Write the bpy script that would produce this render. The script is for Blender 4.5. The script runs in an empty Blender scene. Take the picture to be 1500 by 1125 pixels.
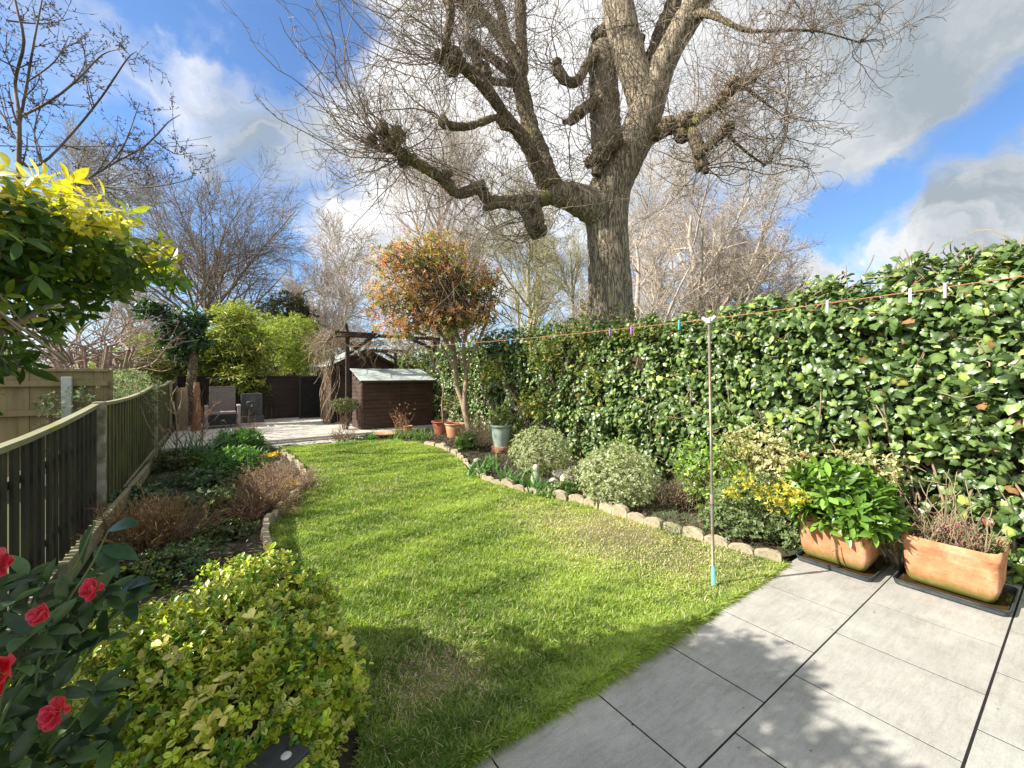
import bpy, math
import numpy as np
rng = np.random.default_rng(11)
sc = bpy.context.scene
COL = sc.collection
# ---------------------------------------------------------------- camera frame
EXPOSURE = 1.02
SUN_E = 5.0
SKY_S = .14
GRASS = 1.0
GRASS_A, GRASS_B, GRASS_S = (.12, .215, .03), (.44, .56, .11), (.62, .55, .34)
CLOUD_L = 4.1
CLOUD_BIAS = .12
CLOUD_BLOBS = [((0, 0, 1), 0, 450, .9), ((-.58, -.81, .5), 0, 700, 1.0), ((-.3, -.2, 1), 0, 500, .8), (330, 40, 150, -.9), (440, 110, 110, -.8), (130, 180, 120, -.7), (200, 20, 70, -.6), (250, 110, 120, .9), (390, 190, 170, .55), (500, 330, 90, .3), (330, 330, 120, -.4), (400, 290, 90, -.75), (300, 170, 60, -.6), (480, 260, 60, -.5), (700, 100, 380, 1.1), (650, 330, 200, .5), (1200, 80, 280, .95), (1225, 330, 105, -1.5), (1310, 255, 95, -1.2), (1420, 180, 90, -1.15), (1500, 120, 100, -1.0), (1350, 360, 150, 1.2), (1480, 270, 130, 1.1), (1170, 400, 80, .9), (1400, 60, 160, 1.0)]  # tuple-direction blobs: unseen cloud added overhead and behind camera to whiten sky fill
GREY_BLOBS = [(1250, 90, 300, .42), (1450, 60, 200, .4), (420, 210, 120, .7), (330, 190, 90, .4), (1420, 330, 110, .45), (750, 150, 300, -.35), (1250, 380, 90, -.4), (300, 100, 120, -.3), (470, 330, 110, -.4)]
YSHRUB_EXTRA = [((-.62, 3.1, 2.28), (.42, .4, .24)), ((-.42, 3.25, 2.2), (.26, .3, .15))]
FRONT_ELLS = [((0.02, 2.05, .30), (.48, .53, .36)), ((.20, 2.42, .32), (.36, .42, .32)), ((-.30, 2.0, .30), (.42, .5, .34)), ((.28, 1.95, .24), (.27, .33, .30)), ((.05, 1.75, .3), (.3, .25, .3))]
FP, CXP, HOR, HC = 609.0, 750.0, 548.0, 1.56
YAW = math.radians(35.5)
FW = np.array([math.sin(YAW), math.cos(YAW), 0.0])
RT = np.array([math.cos(YAW), -math.sin(YAW), 0.0])
ZZ = np.array([0, 0, 1.0])
CAM = np.array([0, 0, HC])
def ray(px, py): return FW + (px-CXP)/FP*RT + (HOR-py)/FP*ZZ
def P(px, py, d): return CAM + d*ray(px, py)
def G(px, py, z=0.0): return P(px, py, (HC-z)*FP/(py-HOR))
def PX(px, py, x): r = ray(px, py); return CAM + r*(x/r[0])
def PY(px, py, y): r = ray(px, py); return CAM + r*(y/r[1])
def V(*a): return np.array(a, float)
def nrm(v): return v/np.maximum(np.linalg.norm(v, axis=-1, keepdims=True), 1e-9)
SUN_EL = math.radians(35); SUN_B = math.radians(-65.9)
SUN = V(math.sin(SUN_B)*math.cos(SUN_EL), math.cos(SUN_B)*math.cos(SUN_EL), math.sin(SUN_EL))

# ---------------------------------------------------------------- materials
def nt(mat):
    mat.use_nodes = True; t = mat.node_tree; t.nodes.clear()
    return t
def node(t, k, **kw):
    n = t.nodes.new(k)
    for a, b in kw.items():
        if a.startswith('i_'): n.inputs[a[2:].replace('_', ' ')].default_value = b
        else: setattr(n, a, b)
    return n
def L(t, a, b): t.links.new(a, b)
def ramp(t, stops, fac=None):
    r = node(t, 'ShaderNodeValToRGB'); e = r.color_ramp.elements
    while len(e) > 1: e.remove(e[0])
    e[0].position = stops[0][0]; e[0].color = (*stops[0][1], 1)
    for p, c in stops[1:]:
        x = e.new(p); x.color = (*c, 1)
    if fac is not None: L(t, fac, r.inputs['Fac'])
    return r.outputs['Color']
def mixc(t, a, b, fac, mode='MIX'):
    m = node(t, 'ShaderNodeMix', data_type='RGBA', blend_type=mode)
    for s, v in ((6, a), (7, b)):
        if isinstance(v, tuple): m.inputs[s].default_value = (*v, 1)
        else: L(t, v, m.inputs[s])
    if isinstance(fac, (int, float)): m.inputs[0].default_value = fac
    else: L(t, fac, m.inputs[0])
    return m.outputs[2]
def noise(t, vec, scale, detail=4, rough=.55, dist=0):
    n = node(t, 'ShaderNodeTexNoise'); n.inputs['Scale'].default_value = scale
    n.inputs['Detail'].default_value = detail; n.inputs['Roughness'].default_value = rough
    n.inputs['Distortion'].default_value = dist
    if vec is not None: L(t, vec, n.inputs['Vector'])
    return n.outputs['Fac']
def coords(t, scale=(1, 1, 1), rot=(0, 0, 0), kind='Object'):
    c = node(t, 'ShaderNodeTexCoord'); m = node(t, 'ShaderNodeMapping')
    m.inputs['Scale'].default_value = scale; m.inputs['Rotation'].default_value = rot
    L(t, c.outputs[kind], m.inputs['Vector']); return m.outputs['Vector']
def bump(t, h, strength=.4, dist=.01):
    b = node(t, 'ShaderNodeBump'); b.inputs['Strength'].default_value = strength
    b.inputs['Distance'].default_value = dist; L(t, h, b.inputs['Height']); return b.outputs['Normal']
def finish(t, color, rough=.7, normal=None, spec=.4, metal=0, coat=0):
    p = node(t, 'ShaderNodeBsdfPrincipled'); o = node(t, 'ShaderNodeOutputMaterial')
    if isinstance(color, tuple): p.inputs['Base Color'].default_value = (*color, 1)
    else: L(t, color, p.inputs['Base Color'])
    if isinstance(rough, (int, float)): p.inputs['Roughness'].default_value = rough
    else: L(t, rough, p.inputs['Roughness'])
    p.inputs['Specular IOR Level'].default_value = spec; p.inputs['Metallic'].default_value = metal
    p.inputs['Coat Weight'].default_value = coat
    if normal is not None: L(t, normal, p.inputs['Normal'])
    L(t, p.outputs[0], o.inputs[0]); return p
def M(name, c1, c2, scale=8, rough=.75, bs=.4, bd=.004, stretch=(1, 1, 1), spec=.35, c3=None, s3=2.0, t3=(.5, .7), metal=0, detail=6, coat=0):
    m = bpy.data.materials.new(name); t = nt(m); v = coords(t, stretch)
    n = noise(t, v, scale, detail, .6)
    c = ramp(t, [(.3, c1), (.7, c2)], n)
    if c3:
        k = noise(t, coords(t), s3, 5, .6); f = node(t, 'ShaderNodeMapRange')
        f.inputs[1].default_value = t3[0]; f.inputs[2].default_value = t3[1]; L(t, k, f.inputs[0])
        c = mixc(t, c, c3, f.outputs[0])
    finish(t, c, rough, bump(t, n, bs, bd), spec, metal, coat); return m
def leafmat(name, rough=.42, trans=.3, spec=.45, bs=.25):
    m = bpy.data.materials.new(name); t = nt(m)
    a = node(t, 'ShaderNodeAttribute', attribute_name='col')
    n = noise(t, coords(t), 60, 3, .6)
    c = mixc(t, a.outputs['Color'], ramp(t, [(.3, (.55, .55, .5)), (.7, (1.25, 1.25, 1.2))], n), .55, 'MULTIPLY')
    p = node(t, 'ShaderNodeBsdfPrincipled'); L(t, c, p.inputs['Base Color'])
    p.inputs['Roughness'].default_value = rough; p.inputs['Specular IOR Level'].default_value = spec
    if bs: L(t, bump(t, n, bs, .004), p.inputs['Normal'])
    tr = node(t, 'ShaderNodeBsdfTranslucent')
    L(t, mixc(t, c, (1.5, 1.6, .6), 1.0, 'MULTIPLY'), tr.inputs['Color'])
    mx = node(t, 'ShaderNodeMixShader'); mx.inputs[0].default_value = trans
    L(t, p.outputs[0], mx.inputs[1]); L(t, tr.outputs[0], mx.inputs[2])
    o = node(t, 'ShaderNodeOutputMaterial'); L(t, mx.outputs[0], o.inputs[0]); return m
LEAF = leafmat('leaf'); GLOSS = leafmat('glossy_leaf', .4, .2, .45); IVYM = leafmat('ivy_leaf', .34, .18, .55); GRASSM = leafmat('grass_blade', .5, .35, .3, 0)
PETAL = leafmat('petal', .5, .35, .3); WAXY = leafmat('waxy_leaf', .33, .12, .5)
def barkmat(name, c1, c2, c3=None, sc_=14, zs=.25, bd=.03, st=1.0, t3=(.52, .7)):
    m = bpy.data.materials.new(name); t = nt(m); v = coords(t, (1, 1, zs))
    vo = node(t, 'ShaderNodeTexVoronoi', feature='DISTANCE_TO_EDGE'); vo.inputs['Scale'].default_value = sc_
    w = noise(t, v, 3, 3); ad = node(t, 'ShaderNodeVectorMath', operation='ADD')
    L(t, v, ad.inputs[0]); L(t, ramp(t, [(0, (0, 0, 0)), (1, (.25, .25, .1))], w), ad.inputs[1]); L(t, ad.outputs[0], vo.inputs['Vector'])
    n = noise(t, v, sc_*2.2, 8, .7)
    mm = node(t, 'ShaderNodeMath', operation='MULTIPLY_ADD'); L(t, n, mm.inputs[0]); mm.inputs[1].default_value = .55
    mr = node(t, 'ShaderNodeMapRange'); mr.inputs[2].default_value = .22; L(t, vo.outputs['Distance'], mr.inputs[0]); mr.inputs[4].default_value = .5
    L(t, mr.outputs[0], mm.inputs[2])
    c = ramp(t, [(.2, c1), (.75, c2)], mm.outputs[0])
    if c3:
        k = noise(t, coords(t), 1.8, 6, .65); f = node(t, 'ShaderNodeMapRange'); f.inputs[1].default_value = t3[0]; f.inputs[2].default_value = t3[1]
        L(t, k, f.inputs[0]); c = mixc(t, c, c3, f.outputs[0])
    finish(t, c, .9, bump(t, mm.outputs[0], st, bd), .2); return m
def ridgebark(name, c1, c2, c3, sc_, zs, bd):
    m = bpy.data.materials.new(name); t = nt(m); v = coords(t, (1, 1, zs))
    n = noise(t, v, sc_, 7, .62, 1.2); r = node(t, 'ShaderNodeMapRange', interpolation_type='SMOOTHSTEP')
    s_ = node(t, 'ShaderNodeMath', operation='SUBTRACT'); L(t, n, s_.inputs[0]); s_.inputs[1].default_value = .5
    a = node(t, 'ShaderNodeMath', operation='ABSOLUTE'); L(t, s_.outputs[0], a.inputs[0]); L(t, a.outputs[0], r.inputs[0]); r.inputs[1].default_value = 0; r.inputs[2].default_value = .05
    n2 = noise(t, coords(t), 26, 8, .7); mm = node(t, 'ShaderNodeMath', operation='MULTIPLY_ADD'); L(t, n2, mm.inputs[0]); mm.inputs[1].default_value = .45; L(t, r.outputs[0], mm.inputs[2])
    c = ramp(t, [(.15, c1), (.8, c2), (1.3/1.45, tuple(x*1.2 for x in c2))], mm.outputs[0]); k = noise(t, coords(t), 1.6, 6, .65); f = node(t, 'ShaderNodeMapRange'); f.inputs[1].default_value = .52; f.inputs[2].default_value = .72
    L(t, k, f.inputs[0]); c = mixc(t, c, c3, f.outputs[0]); finish(t, c, .92, bump(t, mm.outputs[0], 1.0, bd), .15); return m
BARK_BIG = ridgebark('ridged_bark', (.215, .17, .12), (.35, .29, .21), (.31, .27, .18), 17, .13, .03)
BARK_LIMB = barkmat('dark_limb_bark', (.06, .045, .03), (.25, .20, .13), (.24, .23, .07), 16, .4, .03, t3=(.56, .68))
TWIG = M('twig_bark', (.15, .12, .09), (.34, .27, .21), 6, .8)
TWIG_PALE = M('pale_twig_bark', (.36, .30, .24), (.64, .55, .46), 4, .8)
TWIG_GREY = M('grey_twig_bark', (.28, .25, .21), (.52, .47, .40), 4, .8)
TWIG_DARK = M('dark_twig_bark', (.08, .065, .055), (.20, .16, .14), 4, .8)
TWIG_GREEN = M('greenish_twig_bark', (.26, .24, .12), (.46, .42, .25), 4, .8)
STEM = M('brown_stem', (.09, .06, .04), (.20, .14, .09), 12, .8)
STEM_TAN = M('tan_stem', (.22, .16, .10), (.40, .31, .2), 12, .8)
STEM_GREEN = M('green_stem', (.08, .12, .03), (.15, .2, .06), 12, .6)

# ---------------------------------------------------------------- mesh builder
class MB:
    def __init__(s): s.v = []; s.f = []; s.c = []; s.n = 0
    def add(s, v, faces, col=(.5, .5, .5), smooth=True):
        v = np.asarray(v, float).reshape(-1, 3); col = np.asarray(col, float)
        if col.ndim == 1: col = np.broadcast_to(col, (len(v), 3))
        s.v.append(v); s.c.append(col)
        if isinstance(faces, np.ndarray): s.f.append((faces+s.n, smooth))
        else:
            by = {}
            for f in faces: by.setdefault(len(f), []).append(f)
            for k, fs in by.items(): s.f.append((np.array(fs)+s.n, smooth))
        s.n += len(v); return s
    def box(s, lo, hi, rot=0, piv=None, col=(.5, .5, .5)):
        lo, hi = np.array(lo, float), np.array(hi, float)
        v = np.array([[x, y, z] for z in (lo[2], hi[2]) for y in (lo[1], hi[1]) for x in (lo[0], hi[0])])
        if rot:
            p = np.array(piv if piv is not None else (lo+hi)/2); c, q = math.cos(rot), math.sin(rot)
            d = v-p; v = p+np.stack([d[:, 0]*c-d[:, 1]*q, d[:, 0]*q+d[:, 1]*c, d[:, 2]], 1)
        s.add(v, [(0, 2, 3, 1), (4, 5, 7, 6), (0, 1, 5, 4), (2, 6, 7, 3), (0, 4, 6, 2), (1, 3, 7, 5)], col, False); return s
    def beam(s, a, b, w, h, up=(0, 0, 1), col=(.5, .5, .5)):
        a, b = np.array(a, float), np.array(b, float); t = nrm(b-a); u = np.array(up, float)
        x = nrm(np.cross(t, u)); y = np.cross(x, t)
        v = [p+x*i*w/2+y*j*h/2 for p in (a, b) for j in (-1, 1) for i in (-1, 1)]
        s.add(v, [(0, 2, 3, 1), (4, 5, 7, 6), (0, 1, 5, 4), (2, 6, 7, 3), (0, 4, 6, 2), (1, 3, 7, 5)], col, False); return s
    def tubes(s, paths, radii, sides=3, col=(.5, .5, .5), cap=False, rough=0):
        paths = np.asarray(paths, float); radii = np.asarray(radii, float)
        if paths.ndim == 2: paths = paths[None]; radii = radii[None]
        N, S, _ = paths.shape
        T = np.gradient(paths, axis=1); T = nrm(T)
        ref = np.where(np.abs(T[:, :1, 2:3]) > .9, V(1, 0, 0), V(0, 0, 1))
        ref = np.broadcast_to(ref, T.shape)
        A = np.empty_like(T); A[:, 0] = nrm(np.cross(T[:, 0], ref[:, 0]))
        for i in range(1, S):
            a = A[:, i-1]-T[:, i]*np.sum(A[:, i-1]*T[:, i], -1, keepdims=True); A[:, i] = nrm(a)
        B = np.cross(T, A)
        th = np.arange(sides)*2*math.pi/sides
        rr = radii[..., None]*np.ones(sides)
        if rough: rr = rr*(1+rough*rng.normal(size=rr.shape))
        v = paths[:, :, None, :]+rr[..., None]*(A[:, :, None, :]*np.cos(th)[:, None]+B[:, :, None, :]*np.sin(th)[:, None])
        base = (np.arange(N)*S*sides)[:, None, None]
        i = (np.arange(S-1)*sides)[None, :, None]; k = np.arange(sides)[None, None, :]; k2 = (k+1) % sides
        f = np.stack([base+i+k, base+i+k2, base+i+sides+k2, base+i+sides+k], -1).reshape(-1, 4)
        s.add(v.reshape(-1, 3), f, col)
        if cap:
            n0 = s.n-N*S*sides
            for e in (0, S-1): s.f.append(((n0+(np.arange(N)*S*sides)[:, None]+e*sides+np.arange(sides)[None, :]), True))
        return s
    def leaves(s, tpl, pos, tip, nor, size, cin, cedge=None):
        tv, te, tf = tpl; N = len(pos)
        if N == 0: return s
        tip = nrm(tip); b = nrm(np.cross(nor, tip)); n = np.cross(tip, b)
        size = np.broadcast_to(np.asarray(size, float), (N,))[:, None, None]
        v = pos[:, None, :]+size*(tv[None, :, 0:1]*tip[:, None]+tv[None, :, 1:2]*b[:, None]+tv[None, :, 2:3]*n[:, None])
        cin = np.broadcast_to(np.asarray(cin, float), (N, 3))
        ce = cin if cedge is None else np.broadcast_to(np.asarray(cedge, float), (N, 3))
        c = cin[:, None]*(1-te[None, :, None])+ce[:, None]*te[None, :, None]
        f = (tf[None]+(np.arange(N)*len(tv))[:, None, None]).reshape(-1, 3)
        s.add(v.reshape(-1, 3), f, c.reshape(-1, 3)); return s
    def lathe(s, c, prof, n=32, col=(.5, .5, .5)):
        c = np.array(c, float); th = np.arange(n)*2*math.pi/n; S = len(prof)
        v = [[c[0]+r*math.cos(a), c[1]+r*math.sin(a), c[2]+z] for r, z in prof for a in th]
        f = [(i*n+k, i*n+(k+1) % n, (i+1)*n+(k+1) % n, (i+1)*n+k) for i in range(S-1) for k in range(n)]
        s.add(v, f, col); return s
    def build(s, name, mat, parent=None, origin=None, bevel=0, kind=None, smooth=True, weld=False):
        v = np.concatenate(s.v) if s.v else np.zeros((0, 3)); c = np.concatenate(s.c)
        if origin is None: origin = parent['_o'] if parent is not None else (V((v[:, 0].min()+v[:, 0].max())/2, (v[:, 1].min()+v[:, 1].max())/2, v[:, 2].min()))
        origin = np.array(list(origin)); v = v-origin
        me = bpy.data.meshes.new(name); me.vertices.add(len(v)); me.vertices.foreach_set('co', v.astype(np.float32).ravel())
        loops = np.concatenate([f.ravel() for f, _ in s.f]).astype(np.int32)
        tot = np.concatenate([np.full(len(f), f.shape[1]) for f, _ in s.f]).astype(np.int32)
        sm = np.concatenate([np.full(len(f), x) for f, x in s.f])
        me.loops.add(len(loops)); me.loops.foreach_set('vertex_index', loops)
        me.polygons.add(len(tot)); me.polygons.foreach_set('loop_start', np.concatenate([[0], np.cumsum(tot)[:-1]]).astype(np.int32))
        me.polygons.foreach_set('use_smooth', sm & smooth)
        a = me.attributes.new('col', 'FLOAT_COLOR', 'POINT')
        a.data.foreach_set('color', np.concatenate([c, np.ones((len(c), 1))], 1).astype(np.float32).ravel())
        me.update(calc_edges=True)
        me.materials.append(mat)
        o = bpy.data.objects.new(name, me); COL.objects.link(o)
        if parent is not None: o.parent = parent; o.location = tuple(origin-np.array(list(parent['_o'])))
        else: o.location = tuple(origin)
        o['_o'] = [float(q) for q in origin]
        if bevel:
            b = o.modifiers.new('bevel', 'BEVEL'); b.width = bevel; b.segments = 2; b.limit_method = 'ANGLE'
        if kind: o['kind'] = kind
        return o
def thing(name, label, cat, loc, group=None):
    o = bpy.data.objects.new(name, None); COL.objects.link(o); o.empty_display_size = .1
    o.location = tuple(float(a) for a in loc); o['_o'] = [float(a) for a in loc]
    o['label'] = label; o['category'] = cat
    if group: o['group'] = group
    return o
def tag(o, label, cat, group=None, kind=None):
    o['label'] = label; o['category'] = cat
    if group: o['group'] = group
    if kind: o['kind'] = kind
    return o

# ---------------------------------------------------------------- leaf templates  (verts, edge factor, tris)
def t_oval(w=.42, cup=.12, bend=.15, rows=4, peak=.5):
    v = [(0, 0, 0)]; e = [.3]; f = []
    for i in range(1, rows):
        t = i/rows; ww = w*math.sin(math.pi*(t**(math.log(.5)/math.log(peak))))**.8/1.0
        z = -bend*t*t
        v += [(t, -ww/2, z+cup*ww), (t, 0, z), (t, ww/2, z+cup*ww)]; e += [1, 0, 1]
    v.append((1, 0, -bend)); e.append(.8); last = len(v)-1
    f += [(0, 1, 2), (0, 2, 3)]
    for i in range(rows-2):
        a = 1+3*i; b = a+3
        f += [(a, b, b+1), (a, b+1, a+1), (a+1, b+1, b+2), (a+1, b+2, a+2)]
    a = 1+3*(rows-2); f += [(a, last, a+1), (a+1, last, a+2)]
    return np.array(v, float), np.array(e, float), np.array(f)
def t_diamond(w=.45, cup=.1):
    return np.array([(0, 0, 0), (.45, -w/2, cup), (.45, w/2, cup), (1, 0, -.08)], float), np.array([0, 1, 1, .6]), np.array([(0, 1, 3), (0, 3, 2)])
def t_ivy():
    pts = [(-.02, 0), (-.14, .24), (.06, .48), (.30, .41), (.50, .44), (.70, .24), (1, 0)]
    out = pts+[(x, -y) for x, y in pts[-2:0:-1]]
    v = [(.36, 0, .06)]+[(x, y, -.22*(x*x)-.42*y*y+.05*math.sin(7*x+9*y)) for x, y in out]
    n = len(out); f = [(0, 1+i, 1+(i+1) % n) for i in range(n)]
    return np.array(v, float), np.array([0]+[1]*n, float), np.array(f)
def t_blade(w=.05, bend=.35, rows=3):
    v = []; e = []; f = []
    for i in range(rows):
        t = i/rows; ww = w*(1-.55*t)
        v += [(t, -ww/2, -bend*t*t), (t, ww/2, -bend*t*t)]; e += [t, t]
    v.append((1, 0, -bend)); e.append(1)
    for i in range(rows-1): a = 2*i; f += [(a, a+2, a+3), (a, a+3, a+1)]
    a = 2*(rows-1); f.append((a, a+2, a+1))
    return np.array(v, float), np.array(e, float), np.array(f)
OVAL = t_oval(); LANCE = t_oval(.26, .1, .25, 4); ROUND = t_oval(.62, .12, .12, 4, .58); DIA = t_diamond(); DIAL = t_diamond(.22, .05)
CAMEL = t_oval(.5, .16, .18, 8, .48); IVY = t_ivy(); BLADE = t_blade(); STRAP = t_blade(.055, .5, 6); OBOV = t_oval(.55, .15, .1, 5, .62)
LONG = t_oval(.3, .14, .2, 6, .58)

def lump(p, k=1.0, seed=0):
    r = np.random.default_rng(seed); o = np.zeros(len(p))
    for i in range(6):
        d = r.normal(size=3)*k*(1+i*.5); o += np.sin(p@d+r.uniform(0, 6.28))/(1+i*.4)
    return o/2.6
def rdir(n): return nrm(rng.normal(size=(n, 3)))
def shell(ells, n, thick=.25, amp=.14, k=4, seed=0, zmin=.02, top=False):
    """points through the outer layer of a union of lumpy ellipsoids, with outward normals"""
    ells = [(np.array(c, float), np.array(r, float)) for c, r in ells]
    w = np.array([r[0]*r[1]+r[1]*r[2]+r[0]*r[2] for c, r in ells]); w /= w.sum()
    Pp, Nn = [], []; got = 0
    for _ in range(40):
        m = int(n*1.3)+50; idx = rng.choice(len(ells), m, p=w)
        c = np.array([e[0] for e in ells])[idx]; r = np.array([e[1] for e in ells])[idx]
        d = rdir(m); f = 1-np.abs(rng.normal(size=m))*thick
        ok = f > .1
        s_ = f*(1+amp*lump(d*r*k+c*2, 1, seed)); p = c+d*r*s_[:, None]
        for j, (cc, re) in enumerate(ells):
            q = np.linalg.norm((p-cc)/re, axis=1); ok &= ~((idx != j) & (q < 1-thick*1.6))
        ok &= p[:, 2] > zmin
        Pp.append(p[ok]); Nn.append(nrm(d/r)[ok]); got += ok.sum()
        if got >= n: break
    return np.concatenate(Pp)[:n], np.concatenate(Nn)[:n]
def colmix(n, cols, w=None, jit=.18):
    cols = np.array(cols, float); w = None if w is None else np.array(w)/sum(w)
    c = cols[rng.choice(len(cols), n, p=w)]
    return np.clip(c*(1+jit*rng.normal(size=(n, 1))), .004, 1)
def orient(n, N, out=.6, up=.4, rnd=.6, droop=.2):
    nor = nrm(N*out+ZZ*up+rng.normal(size=(n, 3))*rnd*.6)
    tip = nrm(N*.5+rng.normal(size=(n, 3))*.8-ZZ*droop); tip = nrm(tip-nor*np.sum(tip*nor, 1, keepdims=True)*.8)
    return tip, nor
def whorl(p, N, k, size, spread=.9, sj=.2, stack=.08):
    """k leaves round each shoot tip"""
    n = len(p); ax = nrm(N*.6+ZZ*.5+rng.normal(size=(n, 3))*.3)
    a = nrm(np.cross(ax, rdir(n))); b = np.cross(ax, a)
    th = (np.arange(k)*2.4)[None, :]+rng.uniform(0, 6.28, (n, 1)); el = rng.uniform(.15, spread, (n, k))[..., None]
    out = a[:, None]*np.cos(th)[..., None]+b[:, None]*np.sin(th)[..., None]
    tip = nrm(out*np.sqrt(el)+ax[:, None]*(1-el*.8)); nor = nrm(ax[:, None]-out*.5)
    pos = p[:, None]+ax[:, None]*(np.arange(k)*-stack*size)[None, :, None]
    sz = size*(1+sj*rng.normal(size=(n, k)))
    return pos.reshape(-1, 3), tip.reshape(-1, 3), nor.reshape(-1, 3), np.abs(sz).ravel(), np.repeat(np.arange(n), k)

# ---------------------------------------------------------------- branching
def interp(paths, radii, idx, t):
    S = paths.shape[1]; x = t*(S-1); i = np.clip(x.astype(int), 0, S-2); f = (x-i)
    p = paths[idx, i]*(1-f)[:, None]+paths[idx, i+1]*f[:, None]
    r = radii[idx, i]*(1-f)+radii[idx, i+1]*f
    return p, nrm(paths[idx, i+1]-paths[idx, i]), r
def walk(p, d, length, segs, up, wig, grav=None):
    n = len(p); out = [p]; st = (length/segs)[:, None]
    up = np.broadcast_to(np.asarray(up, float), (n,))
    bendv = rng.normal(size=(n, 3))*wig*.6
    for i in range(segs):
        p = p+d*st; out.append(p)
        d = nrm(d+ZZ*up[:, None]/segs*2+(bendv+rng.normal(size=(n, 3))*wig)/segs*2)
    return np.stack(out, 1)
def grow(paths, radii, n, t0=.2, t1=1., ang=.8, length=1., jit=.3, segs=5, up=.1, wig=.3, rr=.6, rmin=.004, rmax=9, taper=.25, tl=.5):
    N = len(paths); idx = np.repeat(np.arange(N), n); m = len(idx)
    t = rng.uniform(t0, t1, m); p, T, r = interp(paths, radii, idx, t)
    perp = nrm(np.cross(T, rdir(m))); a = ang*(1+.3*rng.normal(size=m))[:, None]
    d = nrm(T*np.cos(a)+perp*np.sin(a))
    le = length*(1-tl*t)*np.clip(1+jit*rng.normal(size=m), .3, 2)
    q = walk(p, d, le, segs, up, wig)
    r0 = np.clip(r*rr, rmin, rmax); rad = r0[:, None]*np.linspace(1, taper, segs+1)[None]
    return q, np.maximum(rad, rmin*.6)
def bare_tree(name, label, base, h, spread, mat, tr=.25, levels=(14, 9, 8, 4), group='bare trees beyond the garden', tmat=None, lean=(0, 0), up=.35, t0=.25, rmin=.012, buds=None, wig=.25, ang=.85, cat='tree', tl=.3):
    base = np.array(base, float); t = thing(name, label, cat, base, group)
    z = np.linspace(0, 1, 9); c = rng.normal(size=(9, 2))*tr*.5*z[:, None]
    pa = base+np.stack([lean[0]*h*z+c[:, 0], lean[1]*h*z+c[:, 1], h*.82*z], 1); ra = tr*(1-.8*z)
    m = MB().tubes(pa[None], ra[None], 8)
    A, ar = grow(pa[None], ra[None], levels[0], t0, .98, ang, spread, .2, 8, up, wig, .55, rmin*2, tl=tl)
    m.tubes(A, ar, 5); m.build('trunk', tmat or mat, t)
    c = MB(); B, br = grow(A, ar, levels[1], .12, 1, .7, spread*.55, .3, 6, up*.8, wig*1.1, .6, rmin*1.3); c.tubes(B, br, 4)
    Cc, cr = grow(B, br, levels[2], .15, 1, .7, spread*.27, .3, 5, up*.6, wig*1.3, .6, rmin); c.tubes(Cc, cr, 3)
    if levels[3]:
        D, dr = grow(Cc, cr, levels[3], .2, 1, .7, spread*.13, .3, 3, up*.4, wig*1.3, .8, rmin*.8); c.tubes(D, dr, 3)
    else: D = Cc
    c.build('crown', mat, t)
    if buds:
        k, size, cols = buds; pts = D[:, -1][rng.choice(len(D), k)]+rng.normal(size=(k, 3))*size*1.5
        tp, no = orient(k, rdir(k), .3, .3, 1)
        MB().leaves(DIA, pts, tp, no, size*(.6+.8*rng.random(k)), colmix(k, cols)).build('buds', LEAF, t)
    return t
# ================================================================ camera, sky, sun
cam = bpy.data.cameras.new('camera'); co = bpy.data.objects.new('camera', cam); COL.objects.link(co)
co.location = tuple(CAM); co.rotation_euler = (math.pi/2, 0, -YAW)
cam.sensor_width = 36; cam.lens = 36*FP/1500; cam.shift_y = -14.5/1500; cam.clip_start = .05; cam.clip_end = 2000
sc.camera = co
sc.view_settings.view_transform = 'Standard'; sc.view_settings.look = 'None'; sc.view_settings.exposure = EXPOSURE; sc.view_settings.gamma = 1
sun = bpy.data.lights.new('sun', 'SUN'); so = bpy.data.objects.new('sun', sun); COL.objects.link(so)
sun.energy = SUN_E; sun.angle = math.radians(.5); sun.color = (1, .94, .84)
from mathutils import Vector
so.rotation_euler = Vector(SUN).to_track_quat('Z', 'Y').to_euler(); so.location = (-6, 3, 9)
w = bpy.data.worlds.new('World'); sc.world = w; w.use_nodes = True; t = w.node_tree; t.nodes.clear()
sky = node(t, 'ShaderNodeTexSky', sky_type='NISHITA', sun_disc=False, sun_elevation=SUN_EL, sun_rotation=SUN_B % (2*math.pi))
sky.air_density = 1.0; sky.dust_density = .3; sky.ozone_density = 2.5
tc = node(t, 'ShaderNodeTexCoord')
def vm(op, a, b=None, s=None):
    n = node(t, 'ShaderNodeVectorMath', operation=op)
    for i, x in enumerate([a, b]):
        if x is None: continue
        if isinstance(x, (tuple, list)): n.inputs[i].default_value = x
        else: L(t, x, n.inputs[i])
    if s is not None: n.inputs['Scale'].default_value = s
    return n
def mt(op, a, b=0.0, c=0.0, clamp=False):
    n = node(t, 'ShaderNodeMath', operation=op, use_clamp=clamp)
    for i, x in enumerate([a, b, c]):
        if isinstance(x, (int, float)): n.inputs[i].default_value = x
        else: L(t, x, n.inputs[i])
    return n.outputs[0]
D0 = tc.outputs['Generated']
n1 = node(t, 'ShaderNodeTexNoise'); n1.inputs['Scale'].default_value = 4.5; n1.inputs['Detail'].default_value = 7; n1.inputs['Roughness'].default_value = .55; L(t, D0, n1.inputs['Vector'])
wv = vm('SCALE', vm('SUBTRACT', n1.outputs['Color'], (.5, .5, .5)).outputs[0], s=.42).outputs[0]
DW = vm('NORMALIZE', vm('ADD', D0, wv).outputs[0]).outputs[0]
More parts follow.
